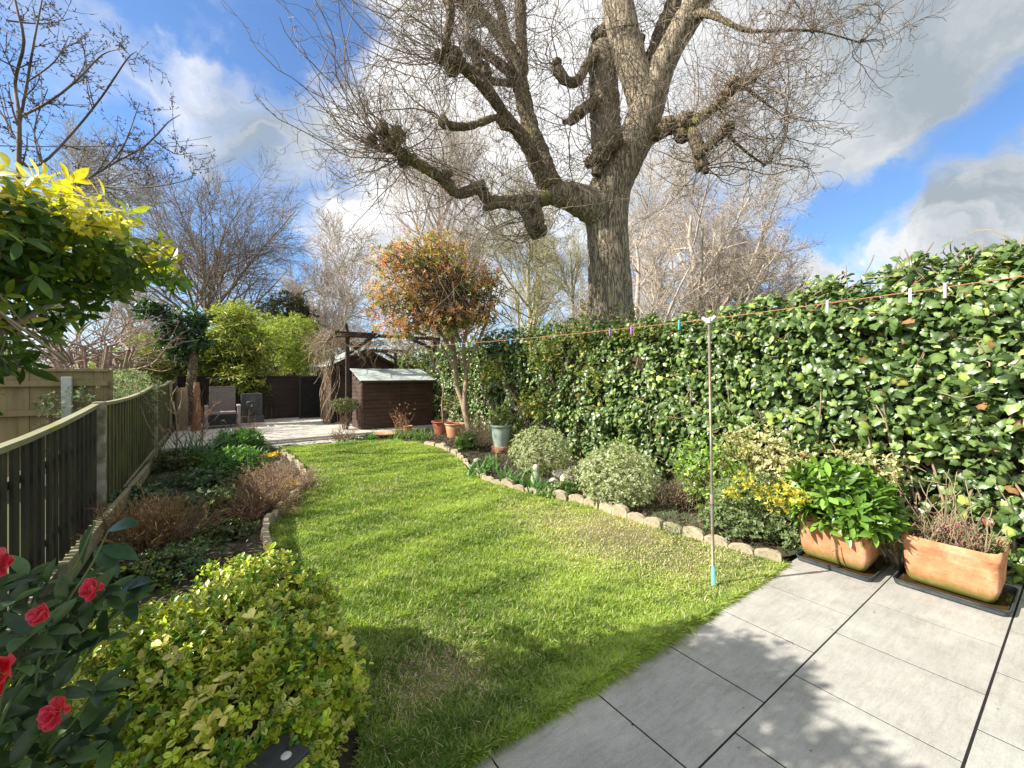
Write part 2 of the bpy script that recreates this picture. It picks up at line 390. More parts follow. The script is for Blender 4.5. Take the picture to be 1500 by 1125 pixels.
# stretched streaks: clouds lie in a layer overhead
sep = node(t, 'ShaderNodeSeparateXYZ'); L(t, DW, sep.inputs[0])
zc = mt('ADD', mt('MAXIMUM', sep.outputs[2], 0.0), .28)
cmb = node(t, 'ShaderNodeCombineXYZ'); L(t, mt('DIVIDE', sep.outputs[0], zc), cmb.inputs[0]); L(t, mt('DIVIDE', sep.outputs[1], zc), cmb.inputs[1])
f1 = noise(t, cmb.outputs[0], 2.3, 10, .62, .3); f2 = noise(t, cmb.outputs[0], 1.9, 10, .6, .5)
def blobs(lst, src):
    acc = 0.0
    for px, py, r, wgt in lst:
        d = nrm(ray(px, py)) if not isinstance(px, tuple) else nrm(V(*px)); ds = vm('DISTANCE', src, tuple(float(x) for x in d)).outputs['Value']
        mr = node(t, 'ShaderNodeMapRange', interpolation_type='SMOOTHSTEP'); L(t, ds, mr.inputs[0])
        mr.inputs[1].default_value = r/FP*1.0; mr.inputs[2].default_value = 0; mr.inputs[3].default_value = 0; mr.inputs[4].default_value = wgt
        acc = mr.outputs[0] if isinstance(acc, float) else mt('ADD', acc, mr.outputs[0])
    return acc
cov = blobs(CLOUD_BLOBS, DW)
dens = mt('ADD', mt('ADD', mt('MULTIPLY', mt('SUBTRACT', f1, .5), 2.6), cov), CLOUD_BIAS)
al = node(t, 'ShaderNodeMapRange', interpolation_type='SMOOTHSTEP'); L(t, dens, al.inputs[0]); al.inputs[1].default_value = -.35; al.inputs[2].default_value = .85
gr = mt('ADD', mt('MULTIPLY', mt('SUBTRACT', f2, .5), 2.6), blobs(GREY_BLOBS, DW))
ccol = ramp(t, [(0, tuple(x*CLOUD_L for x in (1.0, 1.0, 1.0))), (.4, tuple(x*CLOUD_L for x in (.72, .74, .76))), (1, tuple(x*CLOUD_L for x in (.36, .42, .47)))], mt('ADD', gr, .30, clamp=True))
# deeper, less cyan blue for the clear gaps
blue = mixc(t, sky.outputs[0], (.52, .63, .76), 1.0, 'MULTIPLY')
sk = mixc(t, blue, ccol, al.outputs[0])
bg = node(t, 'ShaderNodeBackground'); L(t, sk, bg.inputs[0]); bg.inputs[1].default_value = SKY_S
L(t, bg.outputs[0], node(t, 'ShaderNodeOutputWorld').inputs[0])

# ================================================================ ground
def poly_in(x, y, poly):
    poly = np.array(poly); ins = np.zeros(len(x), bool); j = len(poly)-1
    for i in range(len(poly)):
        xi, yi = poly[i]; xj, yj = poly[j]
        c = ((yi > y) != (yj > y)) & (x < (xj-xi)*(y-yi)/(yj-yi+1e-12)+xi); ins ^= c; j = i
    return ins
def smooth_path(pts, step=.1):
    pts = np.array(pts, float); out = []
    q = np.concatenate([[2*pts[0]-pts[1]], pts, [2*pts[-1]-pts[-2]]])
    for i in range(1, len(q)-2):
        n = max(2, int(np.linalg.norm(q[i+1]-q[i])/step)); u = np.linspace(0, 1, n, endpoint=False)[:, None]
        out.append(.5*((2*q[i])+(-q[i-1]+q[i+1])*u+(2*q[i-1]-5*q[i]+4*q[i+1]-q[i+2])*u**2+(-q[i-1]+3*q[i]-3*q[i+1]+q[i+2])*u**3))
    return np.concatenate(out+[pts[-1:]])
EDGE_R = smooth_path([G(1150, 826)[:2], G(1120, 822)[:2], G(1060, 806)[:2], G(1000, 787)[:2], G(920, 762)[:2], G(860, 742)[:2], G(790, 728)[:2], G(725, 712)[:2], G(690, 692)[:2], G(676, 675)[:2], G(652, 660)[:2], G(620, 652)[:2]])
EDGE_L = smooth_path([(.55, 2.6), (.42, 3.6), G(388, 797)[:2], G(392, 775)[:2], G(412, 752)[:2], G(436, 728)[:2], G(447, 708)[:2], G(440, 690)[:2], G(420, 672)[:2], G(395, 661)[:2]])
far_end = [(3.45, 9.6), (2.3, 9.82), (.98, 9.84)]
LAWN = np.concatenate([[(.35, 1.42)], [(.5, 1.8)], EDGE_L, far_end[::-1], EDGE_R[::-1], [(EDGE_R[0][0]-.05, 1.46)]])
GROUND = M('dull_turf', (.05, .07, .02), (.09, .10, .04), 3, .95)
m = MB().add([(-400, -400, -.06), (400, -400, -.06), (400, 500, -.06), (-400, 500, -.06)], [(0, 1, 2, 3)], smooth=False); m.build('ground', GROUND, kind='structure')
def heightfield(x0, x1, y0, y1, step, fn):
    xs = np.arange(x0, x1+step, step); ys = np.arange(y0, y1+step, step); X, Y = np.meshgrid(xs, ys); v = np.stack([X.ravel(), Y.ravel(), fn(X.ravel(), Y.ravel())], 1)
    nx = len(xs); i, j = np.meshgrid(np.arange(nx-1), np.arange(len(ys)-1)); a = (j*nx+i).ravel()
    return v, np.stack([a, a+1, a+nx+1, a+nx], 1)
SOIL = M('dark_soil', (.025, .018, .012), (.10, .075, .05), 22, .95, .9, .02, c3=(.06, .075, .025), s3=3.0, t3=(.52, .66))
def soilz(x, y):
    p = np.stack([x, y, 0*x], 1); inl = poly_in(x, y, LAWN)
    return np.where(inl, -.03, .015+.03*lump(p, 6, 1)+.018*lump(p, 25, 2)+.012*rng.random(len(x)))
v, f = heightfield(-1.0, 6.6, 1.5, 16.5, .05, soilz)
MB().add(v, f).build('flower_bed', SOIL, kind='structure')
# little clods, chips and dead leaves on the soil
n = 26000; x = rng.uniform(-.9, 5.2, n); y = rng.uniform(1.55, 10.4, n); k = ~poly_in(x, y, LAWN) & ~((x > .7) & (x < 2.6) & (y > 9.7)); x, y = x[k], y[k]; n = len(x)
p = np.stack([x, y, .03+.03*rng.random(n)], 1); tp, no = orient(n, np.tile(ZZ, (n, 1)), .8, .3, 1.0)
tag(MB().leaves(DIA, p, tp, no, rng.uniform(.02, .06, n), colmix(n, [(.05, .035, .02), (.13, .09, .055), (.22, .17, .11), (.05, .07, .02), (.09, .12, .04)], [4, 3, 1, 1.2, .7])).build('leaf_litter', LEAF), 'brown leaf litter and moss scattered over the border soil', 'leaf litter', kind='stuff')
# lawn sheet
TURF = M('turf_soil', (.08, .08, .03), (.20, .17, .09), 14, .95, .8, .02, c3=(.26, .20, .12), s3=.9, t3=(.45, .7))
def lawnz(x, y): p = np.stack([x, y, 0*x], 1); return .012+.02*lump(p, 2.2, 5)+.006*lump(p, 12, 6)
v, f = heightfield(.2, 4.4, 1.42, 10, .06, lawnz)
cen = v[f].mean(1); f = f[poly_in(cen[:, 0], cen[:, 1], LAWN)]
MB().add(v, f).build('lawn', TURF, kind='structure')
# grass blades
def bare(x, y):
    """0..1 worn patch strength"""
    b = np.zeros(len(x))
    for (px, py, r, w_) in ((900, 785, .75, .95), (1000, 815, .6, .85), (820, 765, .5, .8), (930, 745, .45, .8), (1075, 830, .35, .6), (640, 985, .26, .7), (600, 1010, .2, .6), (690, 1000, .18, .5), (770, 745, .35, .5), (560, 720, .3, .35), (500, 690, .3, .3)):
        g = G(px, py); b = np.maximum(b, w_*np.exp(-(((x-g[0])**2+(y-g[1])**2)/r**2)**1.3))
    return b
NB = int(1150000*GRASS); x = rng.uniform(.2, 4.3, NB); y = 1.34+(rng.random(NB)**1.9)*8.6; y = np.maximum(y, 1.435+.03*rng.random(NB))
k = poly_in(x, y-.02*0, LAWN) | ((y < 1.46) & (x > .4) & (x < 3.55)); x, y = x[k], y[k]
p3 = np.stack([x, y, 0*x], 1); dens_ = .5+.5*lump(p3, 3.2, 9)+.35*lump(p3, 11, 10); b = bare(x, y)
keep = rng.random(len(x)) < np.clip(.42+.6*dens_, .1, 1)*(1-.82*b)*np.where(y < 1.46, .35, 1); x, y, b = x[keep], y[keep], b[keep]; n = len(x); p3 = np.stack([x, y, 0*x], 1)
d = np.hypot(x, y); tuft = lump(p3, 7, 21)
h = (.036+.020*tuft+.012*rng.normal(size=n))*(1-.5*b)
edge = np.clip((1.75-y)/.35, 0, 1); h = np.clip(h+edge*.03*rng.random(n)**2, .014, .10)
ww = np.clip(.0016+.00055*d, .0022, .0065)/np.maximum(h, .01)
z = lawnz(x, y)-.004
ang = rng.uniform(0, 2*math.pi, n)+lump(p3, 5, 33)*1.5; ln = np.clip(rng.normal(.55, .28, n)+edge*.25, .05, 1.3)
dirv = np.stack([np.cos(ang)*np.sin(ln), np.sin(ang)*np.sin(ln)-edge*.22*rng.random(n)**2, np.cos(ln)], 1)
side = nrm(np.cross(dirv, ZZ)+rng.normal(size=(n, 3))*.2)
base = np.stack([x, y, z], 1); wv_ = (ww*h)[:, None]*side
mid = base+dirv*(h*.55)[:, None]; tipp = base+dirv*h[:, None]-ZZ*(h*.22*ln)[:, None]+np.stack([np.cos(ang), np.sin(ang), 0*ang], 1)*(h*.25)[:, None]
vv = np.stack([base-wv_, base+wv_, mid-wv_*.8, mid+wv_*.8, tipp], 1).reshape(-1, 3)
ff = (np.array([(0, 1, 3), (0, 3, 2), (2, 3, 4)])[None]+(np.arange(n)*5)[:, None, None]).reshape(-1, 3)
hue = np.clip(.5+.5*lump(p3, 1.3, 41)+.5*lump(p3, 9, 42)+.3*rng.normal(size=n), 0, 1)[:, None]
cg = (1-hue)*np.array(GRASS_A)+hue*np.array(GRASS_B)
straw = rng.random(n) < (.09+.62*b); cg[straw] = np.array(GRASS_S)*(.7+.6*rng.random((straw.sum(), 1)))
tag(MB().add(vv, ff, np.repeat(cg, 5, 0), smooth=False).build('grass', GRASSM), 'short bright green lawn grass with worn straw patches', 'grass', kind='stuff')

# ================================================================ patio
SLAB = M('grey_porcelain_slab', (.325, .316, .29), (.46, .447, .41), 5, .6, .25, .0015, c3=(.34, .335, .31), s3=1.6, t3=(.42, .8), spec=.4, detail=10)
_t = SLAB.node_tree; _p = [x for x in _t.nodes if x.type == 'BSDF_PRINCIPLED'][0]; _c = _p.inputs['Base Color'].links[0].from_socket
_v = coords(_t); _g = noise(_t, _v, 260, 4, .8); _c = mixc(_t, _c, ramp(_t, [(.32, (.55, .54, .52)), (.5, (1, 1, 1)), (.68, (1.18, 1.18, 1.16))], _g), .85, 'MULTIPLY')
_s = noise(_t, coords(_t, (1, 6, 1)), 7, 9, .75, .6); _c = mixc(_t, _c, ramp(_t, [(.36, (.78, .77, .74)), (.56, (1.08, 1.08, 1.07))], _s), .6, 'MULTIPLY')
_w = noise(_t, _v, 2.3, 10, .75, 1.0); _c = mixc(_t, _c, ramp(_t, [(.54, (1.08, 1.08, 1.08)), (.66, (.86, .85, .80))], _w), .7, 'MULTIPLY'); L(_t, _c, _p.inputs['Base Color'])
L(_t, bump(_t, _g, .35, .002), _p.inputs['Normal'])
JOINT = M('dark_joint_mortar', (.008, .008, .008), (.02, .019, .018), 40, .9)
pm = MB()
rows = [(.903+.004, 1.503, 2.705), (.303+.004, .903-.004, 2.425), (-.297+.003, .303-.006, 2.705), (-.897, -.303, 2.425), (-1.5, -.903, 2.705)]
for y0, y1, xo in rows:
    k0 = math.floor((-1.0-xo)/.6)
    for i in range(k0, k0+12):
        x0 = xo+i*.6; pm.box((max(x0+.004, -1.0), y0, -.04), (x0+.6-.004, min(y1, 1.455), .0125+.0008*rng.random()))
pm.build('patio', SLAB, kind='structure', bevel=.0008)
MB().box((-1.1, -1.6, -.05), (6.2, 1.45, .0112)).build('patio_bedding', JOINT, kind='structure')
# debris on the patio slabs
n = 160; p = np.stack([rng.uniform(1.2, 5, n), rng.uniform(-.6, 1.44, n), .016+0*rng.random(n)], 1); tp, no = orient(n, np.tile(ZZ, (n, 1)), 1, .3, .4, 0)
tag(MB().leaves(DIA, p, tp, no, rng.uniform(.004, .014, n), colmix(n, [(.04, .03, .02), (.12, .1, .05)])).build('debris', LEAF), 'tiny dark specks of leaf debris on the patio slabs', 'debris', kind='stuff')
# ================================================================ far terrace
SAND = M('pale_sandstone', (.42, .39, .33), (.62, .59, .52), 3, .8, .3, .004, c3=(.34, .31, .26), s3=1.5)
RISER = M('grey_stone_riser', (.30, .28, .25), (.44, .42, .38), 8, .85, .4)
tm = MB()
yy = 10.42; rr_ = 0
while yy < 15.3:
    hh = [.42, .3, .45, .6][rr_ % 4]; xx = -.85-(rr_*.37 % .5)
    while xx < 5.2:
        wd = [.6, .9, .45, .75][(rr_+int(xx*7)) % 4]; x0, x1 = max(xx+.005, -.85), min(xx+wd-.005, 5.2)
        if x1 > x0+.05: tm.box((x0, yy+.005, .07), (x1, min(yy+hh-.005, 15.4), .12+.002*rng.random()))
        xx += wd
    yy += hh; rr_ += 1
tm.build('terrace', SAND, kind='structure', bevel=.004)
MB().box((-.85, 10.45, -.02), (5.2, 15.4, .112)).build('terrace_bedding', JOINT, kind='structure')
rm = MB()
for x0, x1 in ((.55, 1.1), (1.105, 1.78), (1.785, 2.5), (2.505, 3.0)): rm.box((x0+.003, 10.35, -.02), (x1-.003, 10.44, .075))
rm.build('terrace_riser', RISER, kind='structure', bevel=.006)
rm = MB()
for x0, x1 in ((.98, 1.32), (1.32, 1.85), (1.85, 2.28)):
    for y0, y1 in ((9.84, 10.1), (10.1, 10.35)): rm.box((x0+.005, y0+.004, -.02), (x1-.005, y1-.004, .035))
rm.build('terrace_step', SAND, kind='structure', bevel=.004)

# ================================================================ edging stones
EST = M('cream_edging_stone', (.26, .21, .14), (.52, .44, .31), 24, .95, .9, .008, c3=(.16, .16, .08), s3=5, t3=(.45, .7))
def stone_mesh(seed):
    r = np.random.default_rng(seed); w, th, h = .2, .055, .14; pr = [(-w/2, 0)]+[(-w/2*math.cos(a)*(1), .135+.038*math.sin(a)) for a in np.linspace(.12, math.pi-.12, 9)]+[(w/2, 0)]
    pr = np.array(pr); pr[:, 1] *= 1+.1*r.normal(); v = []
    for y, s in ((-th/2, .97), (-th/2+.006, 1), (th/2-.006, 1), (th/2, .97)):
        q = pr*[s, 1]-[0, (1-s)*.1]; q = q+r.normal(size=q.shape)*.0025
        v += [(a, y, b-.05) for a, b in q+r.normal(size=q.shape)*.002]
    n = len(pr); f = [tuple(range(n-1, -1, -1)), tuple(range(3*n, 4*n))]
    for k in range(3):
        for i in range(n-1): f.append((k*n+i, k*n+i+1, (k+1)*n+i+1, (k+1)*n+i))
    return np.array(v), f
protos = []
def edging(path, spacing, start, label, group, sc_=1.0):
    seg = np.r_[0, np.cumsum(np.linalg.norm(np.diff(path, axis=0), axis=1))]; s = start; k = 0
    while s < seg[-1]-.05:
        x = np.interp(s, seg, path[:, 0]); y = np.interp(s, seg, path[:, 1]); x2 = np.interp(s+.05, seg, path[:, 0]); y2 = np.interp(s+.05, seg, path[:, 1])
        if len(protos) < 4:
            v, f = stone_mesh(len(protos)); o = MB().add(v, f).build('edging_stone', EST, origin=(0, 0, 0), smooth=False); protos.append(o)
        else: o = protos[k % 4].copy(); COL.objects.link(o)
        o.location = (x, y, .006*rng.normal()-.02); o.rotation_euler = (.08*rng.normal(), .05*rng.normal(), math.atan2(y2-y, x2-x)+.06*rng.normal()); o.scale = (sc_, 1, sc_)
        tag(o, label, 'edging stone', group); s += spacing*(1+.04*rng.normal()); k += 1
edging(EDGE_R, .205, .12, 'scalloped cream edging stone in the row between lawn and ivy-side border', 'edging stones along the right border')
edging(EDGE_L[8:], .205, .1, 'scalloped mossy edging stone in the curved row round the left border', 'edging stones round the left border')

# ================================================================ left fence
FENW = M('green_stained_board', (.06, .055, .025), (.14, .125, .06), 14, .85, .7, .005, (1, 1, .08), c3=(.13, .15, .035), s3=3, t3=(.42, .65))
FENB = M('black_brown_board', (.022, .02, .014), (.055, .048, .034), 9, .85, .5, .004, (1, 1, .12), c3=(.06, .065, .03), s3=3)
FENR = M('algae_capped_rail', (.20, .19, .10), (.36, .34, .22), 9, .85, .5, .004, (1, .12, 1), c3=(.22, .25, .06), s3=4)
CONC = M('weathered_concrete', (.30, .27, .20), (.48, .44, .34), 18, .95, .6, .005, c3=(.16, .14, .07), s3=6, t3=(.45, .62))
FX = -.93
ft = thing('garden_fence', 'low dark green-stained board fence with concrete posts left of the border', 'fence', (FX, 6, 0))
def ftop(py_px): pass
posts = [(-1.0, 1.10), (1.9, 1.16), (5.77, 1.25), (10.35, 1.33), (13.6, 1.36), (15.45, 1.36)]
slat = 0
for i in range(len(posts)-1):
    (y0, h0), (y1, h1) = posts[i], posts[i+1]; pm_ = MB(); s = y0+.07; fm = FENW if i != 1 else FENB
    gap = .030 if i < 2 else .001; wd = .05 if i < 2 else .10
    while s < y1-.06:
        u = (s-y0)/(y1-y0); hh = h0+(h1-h0)*u-.05*math.sin(math.pi*u)*(1 if i else 0)-.02
        e = min(s+wd, y1-.06); xo = (.012 if (slat % 2) else 0)
        pm_.box((FX-.03-xo, s, .14), (FX-.014-xo+.003*rng.random(), e, hh)); s += wd+gap*(.6+.8*rng.random()) - (0.002 if i >= 2 else 0); slat += 1
    pm_.build('board_panel', fm, ft)
    # capping rail in short lengths following the sag
    cm_ = MB(); K = 6
    for k in range(K):
        ua, ub = k/K, (k+1)/K; f_ = lambda u: h0+(h1-h0)*u-.05*math.sin(math.pi*u)*(1 if i else 0)
        cm_.beam((FX-.03, y0+.06+(y1-y0-.12)*ua, f_(ua)), (FX-.03, y0+.06+(y1-y0-.12)*ub, f_(ub)), .055, .035)
    cm_.build('capping_rail', FENR, ft)
    bm_ = MB()
    for hz in (.35, .9 if i else .85): bm_.beam((FX-.06, y0+.05, hz), (FX-.06, y1-.05, hz+.04), .04, .05)
    bm_.build('back_rail', FENW, ft)
    MB().box((FX-.035, y0+.05, -.02), (FX+.01, y1-.05, .15)).build('gravel_board', FENR, ft, bevel=.004)
for y, h in posts:
    q = MB(); q.box((FX-.06, y-.045, -.05), (FX+.035, y+.045, h+.035)); q.build('fence_post', CONC, ft, bevel=.012)
# leaning plank at the foot of the fence
PLK = M('old_mossy_plank', (.20, .17, .10), (.38, .33, .22), 7, .9, .5, .004, (1, .15, 1), c3=(.20, .23, .06), s3=4)
q = MB(); q.beam(PX(92, 842, -.80), PX(228, 672, -.84)+V(0, 0, -.02), .05, .14)
tag(q.build('timber_plank', PLK, bevel=.006), 'mossy timber plank lying along the foot of the left fence', 'plank')

# neighbour's pale fence
PALE = M('pale_fence_board', (.20, .14, .08), (.36, .27, .15), 8, .85, .5, .004, (1, 1, .12), c3=(.22, .24, .08), s3=2.5, t3=(.5, .8))
nf = thing('neighbour_fence', 'tall light brown feather-edge fence with concrete post beyond the left fence', 'fence', (-3.5, 8.9, 0))
q = MB(); xx = -9.0
while xx < -1.35: q.box((xx, 8.9+.008*rng.random(), .1), (xx+.108, 8.925+.008*rng.random(), 1.62+.01*rng.random())); xx += .11
q.build('board_panel', PALE, nf)
q = MB(); q.box((-9, 8.86, 1.6), (-1.35, 8.935, 1.64)); q.build('capping_rail', PALE, nf, bevel=.004)
q = MB()
for zz_ in (.5, 1.0, 1.42): q.beam((-9, 8.86, zz_), (-1.35, 8.86, zz_), .06, .08)
q.build('back_rail', PALE, nf, bevel=.006)
CONP = M('pale_concrete', (.42, .42, .40), (.58, .58, .55), 20, .9)
for px in (98,):
    b_ = PY(px, 548, 8.8); q = MB(); q.box((b_[0]-.055, 8.76, 0), (b_[0]+.055, 8.84, 1.52)); q.build('fence_post', CONP, nf, bevel=.01)
for dx in (-3.0, -6.0):
    q = MB(); q.box((b_[0]+dx-.055, 8.76, 0), (b_[0]+dx+.055, 8.84, 1.52)); q.build('fence_post', CONP, nf, bevel=.01)

# dark fence at the end of the terrace
DARKW = M('dark_brown_board', (.022, .015, .013), (.05, .035, .03), 9, .8, .4, .003, (.12, 1, 1))
ef = thing('end_fence', 'dark brown close-board fence closing the end of the terrace', 'fence', (.9, 15.4, 0))
q = MB(); xx = -.9
while xx < 2.3: q.box((xx, 15.42+.01*rng.random(), .05), (xx+.145, 15.44+.01*rng.random(), 1.47)); xx += .148
q.build('board_panel', DARKW, ef)
q = MB(); q.box((-.9, 15.38, 1.47), (2.3, 15.47, 1.5)); q.build('capping_rail', DARKW, ef, bevel=.004)
BLK = M('charcoal_louvre', (.018, .018, .02), (.045, .045, .048), 10, .6, .3)
lv = thing('louvred_screen', 'charcoal louvred screen panel beside the twisted vine at the terrace end', 'screen', (2.55, 15.0, 0))
x0, x1 = PY(438, 560, 15.0)[0], PY(470, 560, 15.0)[0]; q = MB(); zz_ = .2
while zz_ < 1.4: q.beam((x0+.04, 15.0, zz_), (x1-.04, 15.0, zz_), .05, .012, (0, .8, .6)); zz_ += .05
q.box((x0+.04, 15.05, .12), (x1-.04, 15.06, 1.46)); q.build('slats_and_backing', BLK, lv); q = MB()  # box is a dark backing sheet added to stop light showing between slats
for a in (x0, x1-.05): q.box((a, 14.96, .1), (a+.05, 15.04, 1.5))
q.box((x0, 14.97, 1.45), (x1, 15.03, 1.5)); q.build('screen_frame', BLK, lv, bevel=.004)
# ================================================================ sheds
SHEDW = M('dark_brown_shiplap', (.040, .022, .016), (.085, .05, .038), 8, .75, .5, .003, (.15, .15, 1), c3=(.11, .06, .045), s3=2, t3=(.5, .8))
FELT = M('grey_green_felt', (.32, .37, .35), (.58, .64, .60), 30, .9, .5, .003, c3=(.16, .18, .14), s3=2.5, t3=(.45, .7))
def clap(mb, x0, x1, y, z0, z1, face=-1, step=.10, th=.014, topfn=None):
    z = z0
    while z < z1-.01:
        e = min(z+step, z1); a0, a1 = x0, x1
        if topfn: a0, a1 = topfn(e)
        if a1 > a0: mb.add([(x0 if not topfn else topfn(z)[0], y+face*th, z), (x1 if not topfn else topfn(z)[1], y+face*th, z), (a1, y+face*.002, e-.004), (a0, y+face*.002, e-.004), (a0, y+.02, e), (a1, y+.02, e)], [(0, 1, 2, 3), (3, 2, 5, 4)], smooth=False)
        z = e
# low store with pent roof
sx0, sx1, sy0, sy1 = 3.08, 5.05, 11.0, 11.9
st = thing('garden_store', 'low dark brown overlap-board store with sloping grey felt roof', 'shed', (4.1, 11.4, 0))
q = MB(); clap(q, sx0+.05, (sx0+sx1)/2-.03, sy0, .04, 1.36, step=.105); clap(q, (sx0+sx1)/2+.03, sx1-.05, sy0, .04, 1.36, step=.105)
q.box((sx0, sy0+.012, .02), (sx1, sy0+.03, 1.36)); q.build('front_wall', SHEDW, st)
for a in (sx0, (sx0+sx1)/2-.03, sx1-.05): q = MB(); q.box((a, sy0-.022, .0), (a+.055, sy0+.012, 1.37)); q.build('corner_trim', SHEDW, st, bevel=.003)
q = MB(); zz_ = .04
while zz_ < 1.6:
    e = zz_+.105; ys = sy0+.04+max(0, (e-1.36)/.3)*.88
    if ys < sy1-.05: q.add([(sx0-.016, ys, zz_), (sx0-.016, sy1, zz_), (sx0-.002, sy1, e), (sx0-.002, ys, e), (sx0+.02, sy1, e), (sx0+.02, ys, e)], [(1, 0, 3, 2), (2, 3, 5, 4)], smooth=False)
    zz_ = e
q.add([(sx0+.01, sy0+.03, .02), (sx0+.01, sy1, .02), (sx0+.01, sy1, 1.66), (sx0+.01, sy0+.03, 1.37)], [(0, 1, 2, 3)], smooth=False)
q.add([(sx1-.01, sy0+.03, .02), (sx1-.01, sy1, .02), (sx1-.01, sy1, 1.66), (sx1-.01, sy0+.03, 1.37)], [(0, 1, 2, 3)], smooth=False)
q.box((sx0+.02, sy1-.02, .02), (sx1-.02, sy1, 1.66)); q.build('side_wall', SHEDW, st)
q = MB(); q.beam(((sx0+sx1)/2, sy0-.10, 1.385), ((sx0+sx1)/2, sy1+.05, 1.705), sx1-sx0+.12, .022); q.build('roof', FELT, st, bevel=.004)
q = MB(); q.box((sx0-.06, sy0-.115, 1.335), (sx1+.06, sy0-.1, 1.395)); q.build('fascia', SHEDW, st, bevel=.002)
# gabled shed
gx0, gx1, gy0, gy1, ez, az = 2.9, 4.72, 13.2, 15.9, 1.84, 2.3
gs = thing('garden_shed', 'dark brown gabled shed behind the low store and the pergola', 'shed', (3.8, 14.5, 0))
q = MB(); mid_ = (gx0+gx1)/2
clap(q, gx0, gx1, gy0, .1, ez, step=.12)
q.box((gx0, gy0+.015, .1), (gx1, gy0+.04, ez))
clap(q, gx0, gx1, gy0, ez, az, step=.12, topfn=lambda z: (gx0+(mid_-gx0)*(z-ez)/(az-ez+.001), gx1-(gx1-mid_)*(z-ez)/(az-ez+.001)))
q.add([(gx0, gy0+.02, ez), (gx1, gy0+.02, ez), (mid_, gy0+.02, az)], [(0, 1, 2)], smooth=False); q.build('gable_wall', SHEDW, gs)
q = MB(); zz_ = .1
while zz_ < ez-.02: q.add([(gx0-.016, gy0, zz_), (gx0-.016, gy1, zz_), (gx0, gy1, zz_+.12), (gx0, gy0, zz_+.12)], [(1, 0, 3, 2)], smooth=False); zz_ += .12
q.box((gx0+.005, gy0+.05, .1), (gx0+.03, gy1, ez)); q.box((gx1-.03, gy0+.05, .1), (gx1, gy1, ez)); q.box((gx0+.04, gy1-.02, .1), (gx1-.04, gy1, ez)); q.build('side_wall', SHEDW, gs)
q = MB()
for sgn, xe in ((-1, gx0), (1, gx1)):
    a = V(mid_, 0, az+.03); b = V(xe+sgn*.1, 0, ez-.03); u = b-a
    vts = [a+V(0, gy0-.1, 0), b+V(0, gy0-.1, 0), b+V(0, gy1+.1, 0), a+V(0, gy1+.1, 0)]; vts += [x+V(0, 0, .025) for x in vts]
    q.add(vts, [(0, 1, 2, 3), (4, 5, 6, 7), (0, 1, 5, 4), (1, 2, 6, 5), (2, 3, 7, 6)], smooth=False)
q.build('roof', FELT, gs); q = MB()
for sgn, xe in ((-1, gx0), (1, gx1)): q.beam((mid_, gy0-.115, az+.02), (xe+sgn*.11, gy0-.115, ez-.05), .016, .08, (0, 0, 1))
q.build('barge_board', SHEDW, gs)
q = MB(); q.box((gx0+.12, gy0-.03, .15), (gx0+.16, gy0-.015, 1.8)); q.box((mid_-.05, gy0-.03, .15), (mid_-.01, gy0-.015, 1.8)); q.build('door_batten', SHEDW, gs)

# ================================================================ pergola
PERG = M('dark_pergola_timber', (.030, .018, .014), (.075, .05, .04), 10, .8, .5, .004, c3=(.10, .08, .06), s3=3)
pg = thing('pergola', 'dark brown timber pergola with braces over the terrace beside the shed', 'pergola', (3.8, 12.6, 0))
p1 = PY(509, 494, 12.1); p2 = PY(637, 506, 12.1); p3 = PY(579, 516, 14.6); p0 = PY(487, 520, 13.0)
def post(p, z0=.0, w_=.095): q = MB(); q.box((p[0]-w_/2, p[1]-w_/2, z0), (p[0]+w_/2, p[1]+w_/2, p[2])); q.build('post', PERG, pg, bevel=.006)
p2[2] = 2.62; post(p1); post(p2); post(p3); post(p0, .1)
b0, b1 = PY(490, 489, 12.02), PY(552, 492, 12.02)
def beam(a, b, w_=.06, h_=.14): MB().beam(a, b, w_, h_).build('beam', PERG, pg, bevel=.006)
beam(b0, b1, .07, .16); beam(PY(552, 492, 12.16), PY(645, 497, 12.16), .05, .10)
beam(PY(461, 508, 14.6), PY(496, 486, 12.0), .06, .12)
beam(PY(507, 476, 12.2), PY(513, 497, 13.8), .06, .09)
beam(PY(506, 513.5, 14.6), PY(593, 514.5, 14.6), .06, .12)
beam(PY(546, 486, 12.0), PY(540, 507, 14.9), .05, .1)
beam(PY(612, 496, 12.1), PY(597, 514, 14.8), .05, .1)
for a, b in ((PY(512, 517, 12.1), PY(545, 494, 12.1)), (PY(636, 512, 12.1), PY(603, 497, 12.1)), (PY(578, 525, 14.6), PY(560, 515, 14.6))):
    MB().beam(a, b, .05, .09).build('brace', PERG, pg, bevel=.005)
# twining climber: bundle of twisted stems and twigs on the beams
cl = thing('twisted_climber', 'bare twisted climber stems wound up the pergola post at the terrace end', 'climber', (p0[0], p0[1], .12))
q = MB(); N = 12; S = 26; u = np.linspace(0, 1, S)
c0 = PY(478, 614, 12.9); c1 = PY(487, 520, 12.9)
for i in range(N):
    ph = rng.uniform(0, 6.28); rad = .05+.22*np.sin(np.pi*u)**.7*rng.uniform(.3, 1.2); tw = rng.uniform(2, 5)
    cen = c0+(c1-c0)*u[:, None]; cen[:, 2] = .1+(c1[2]-.1)*u
    q.tubes(cen+np.stack([rad*np.cos(ph+tw*u), rad*np.sin(ph+tw*u), .05*np.sin(5*u+ph)], 1), np.linspace(.02, .01, S)*rng.uniform(.5, 1.2), 5)
q.build('stem', STEM_TAN, cl)
q = MB(); st_ = []
for i in range(240):
    a = rng.random(); e = PY(465+45*rng.random(), 508-18*rng.random(), 12.3+2*rng.random()) if i < 110 else PY(500+120*rng.random(), 500+6*rng.random(), 12.2+1.5*rng.random()); st_.append(e)
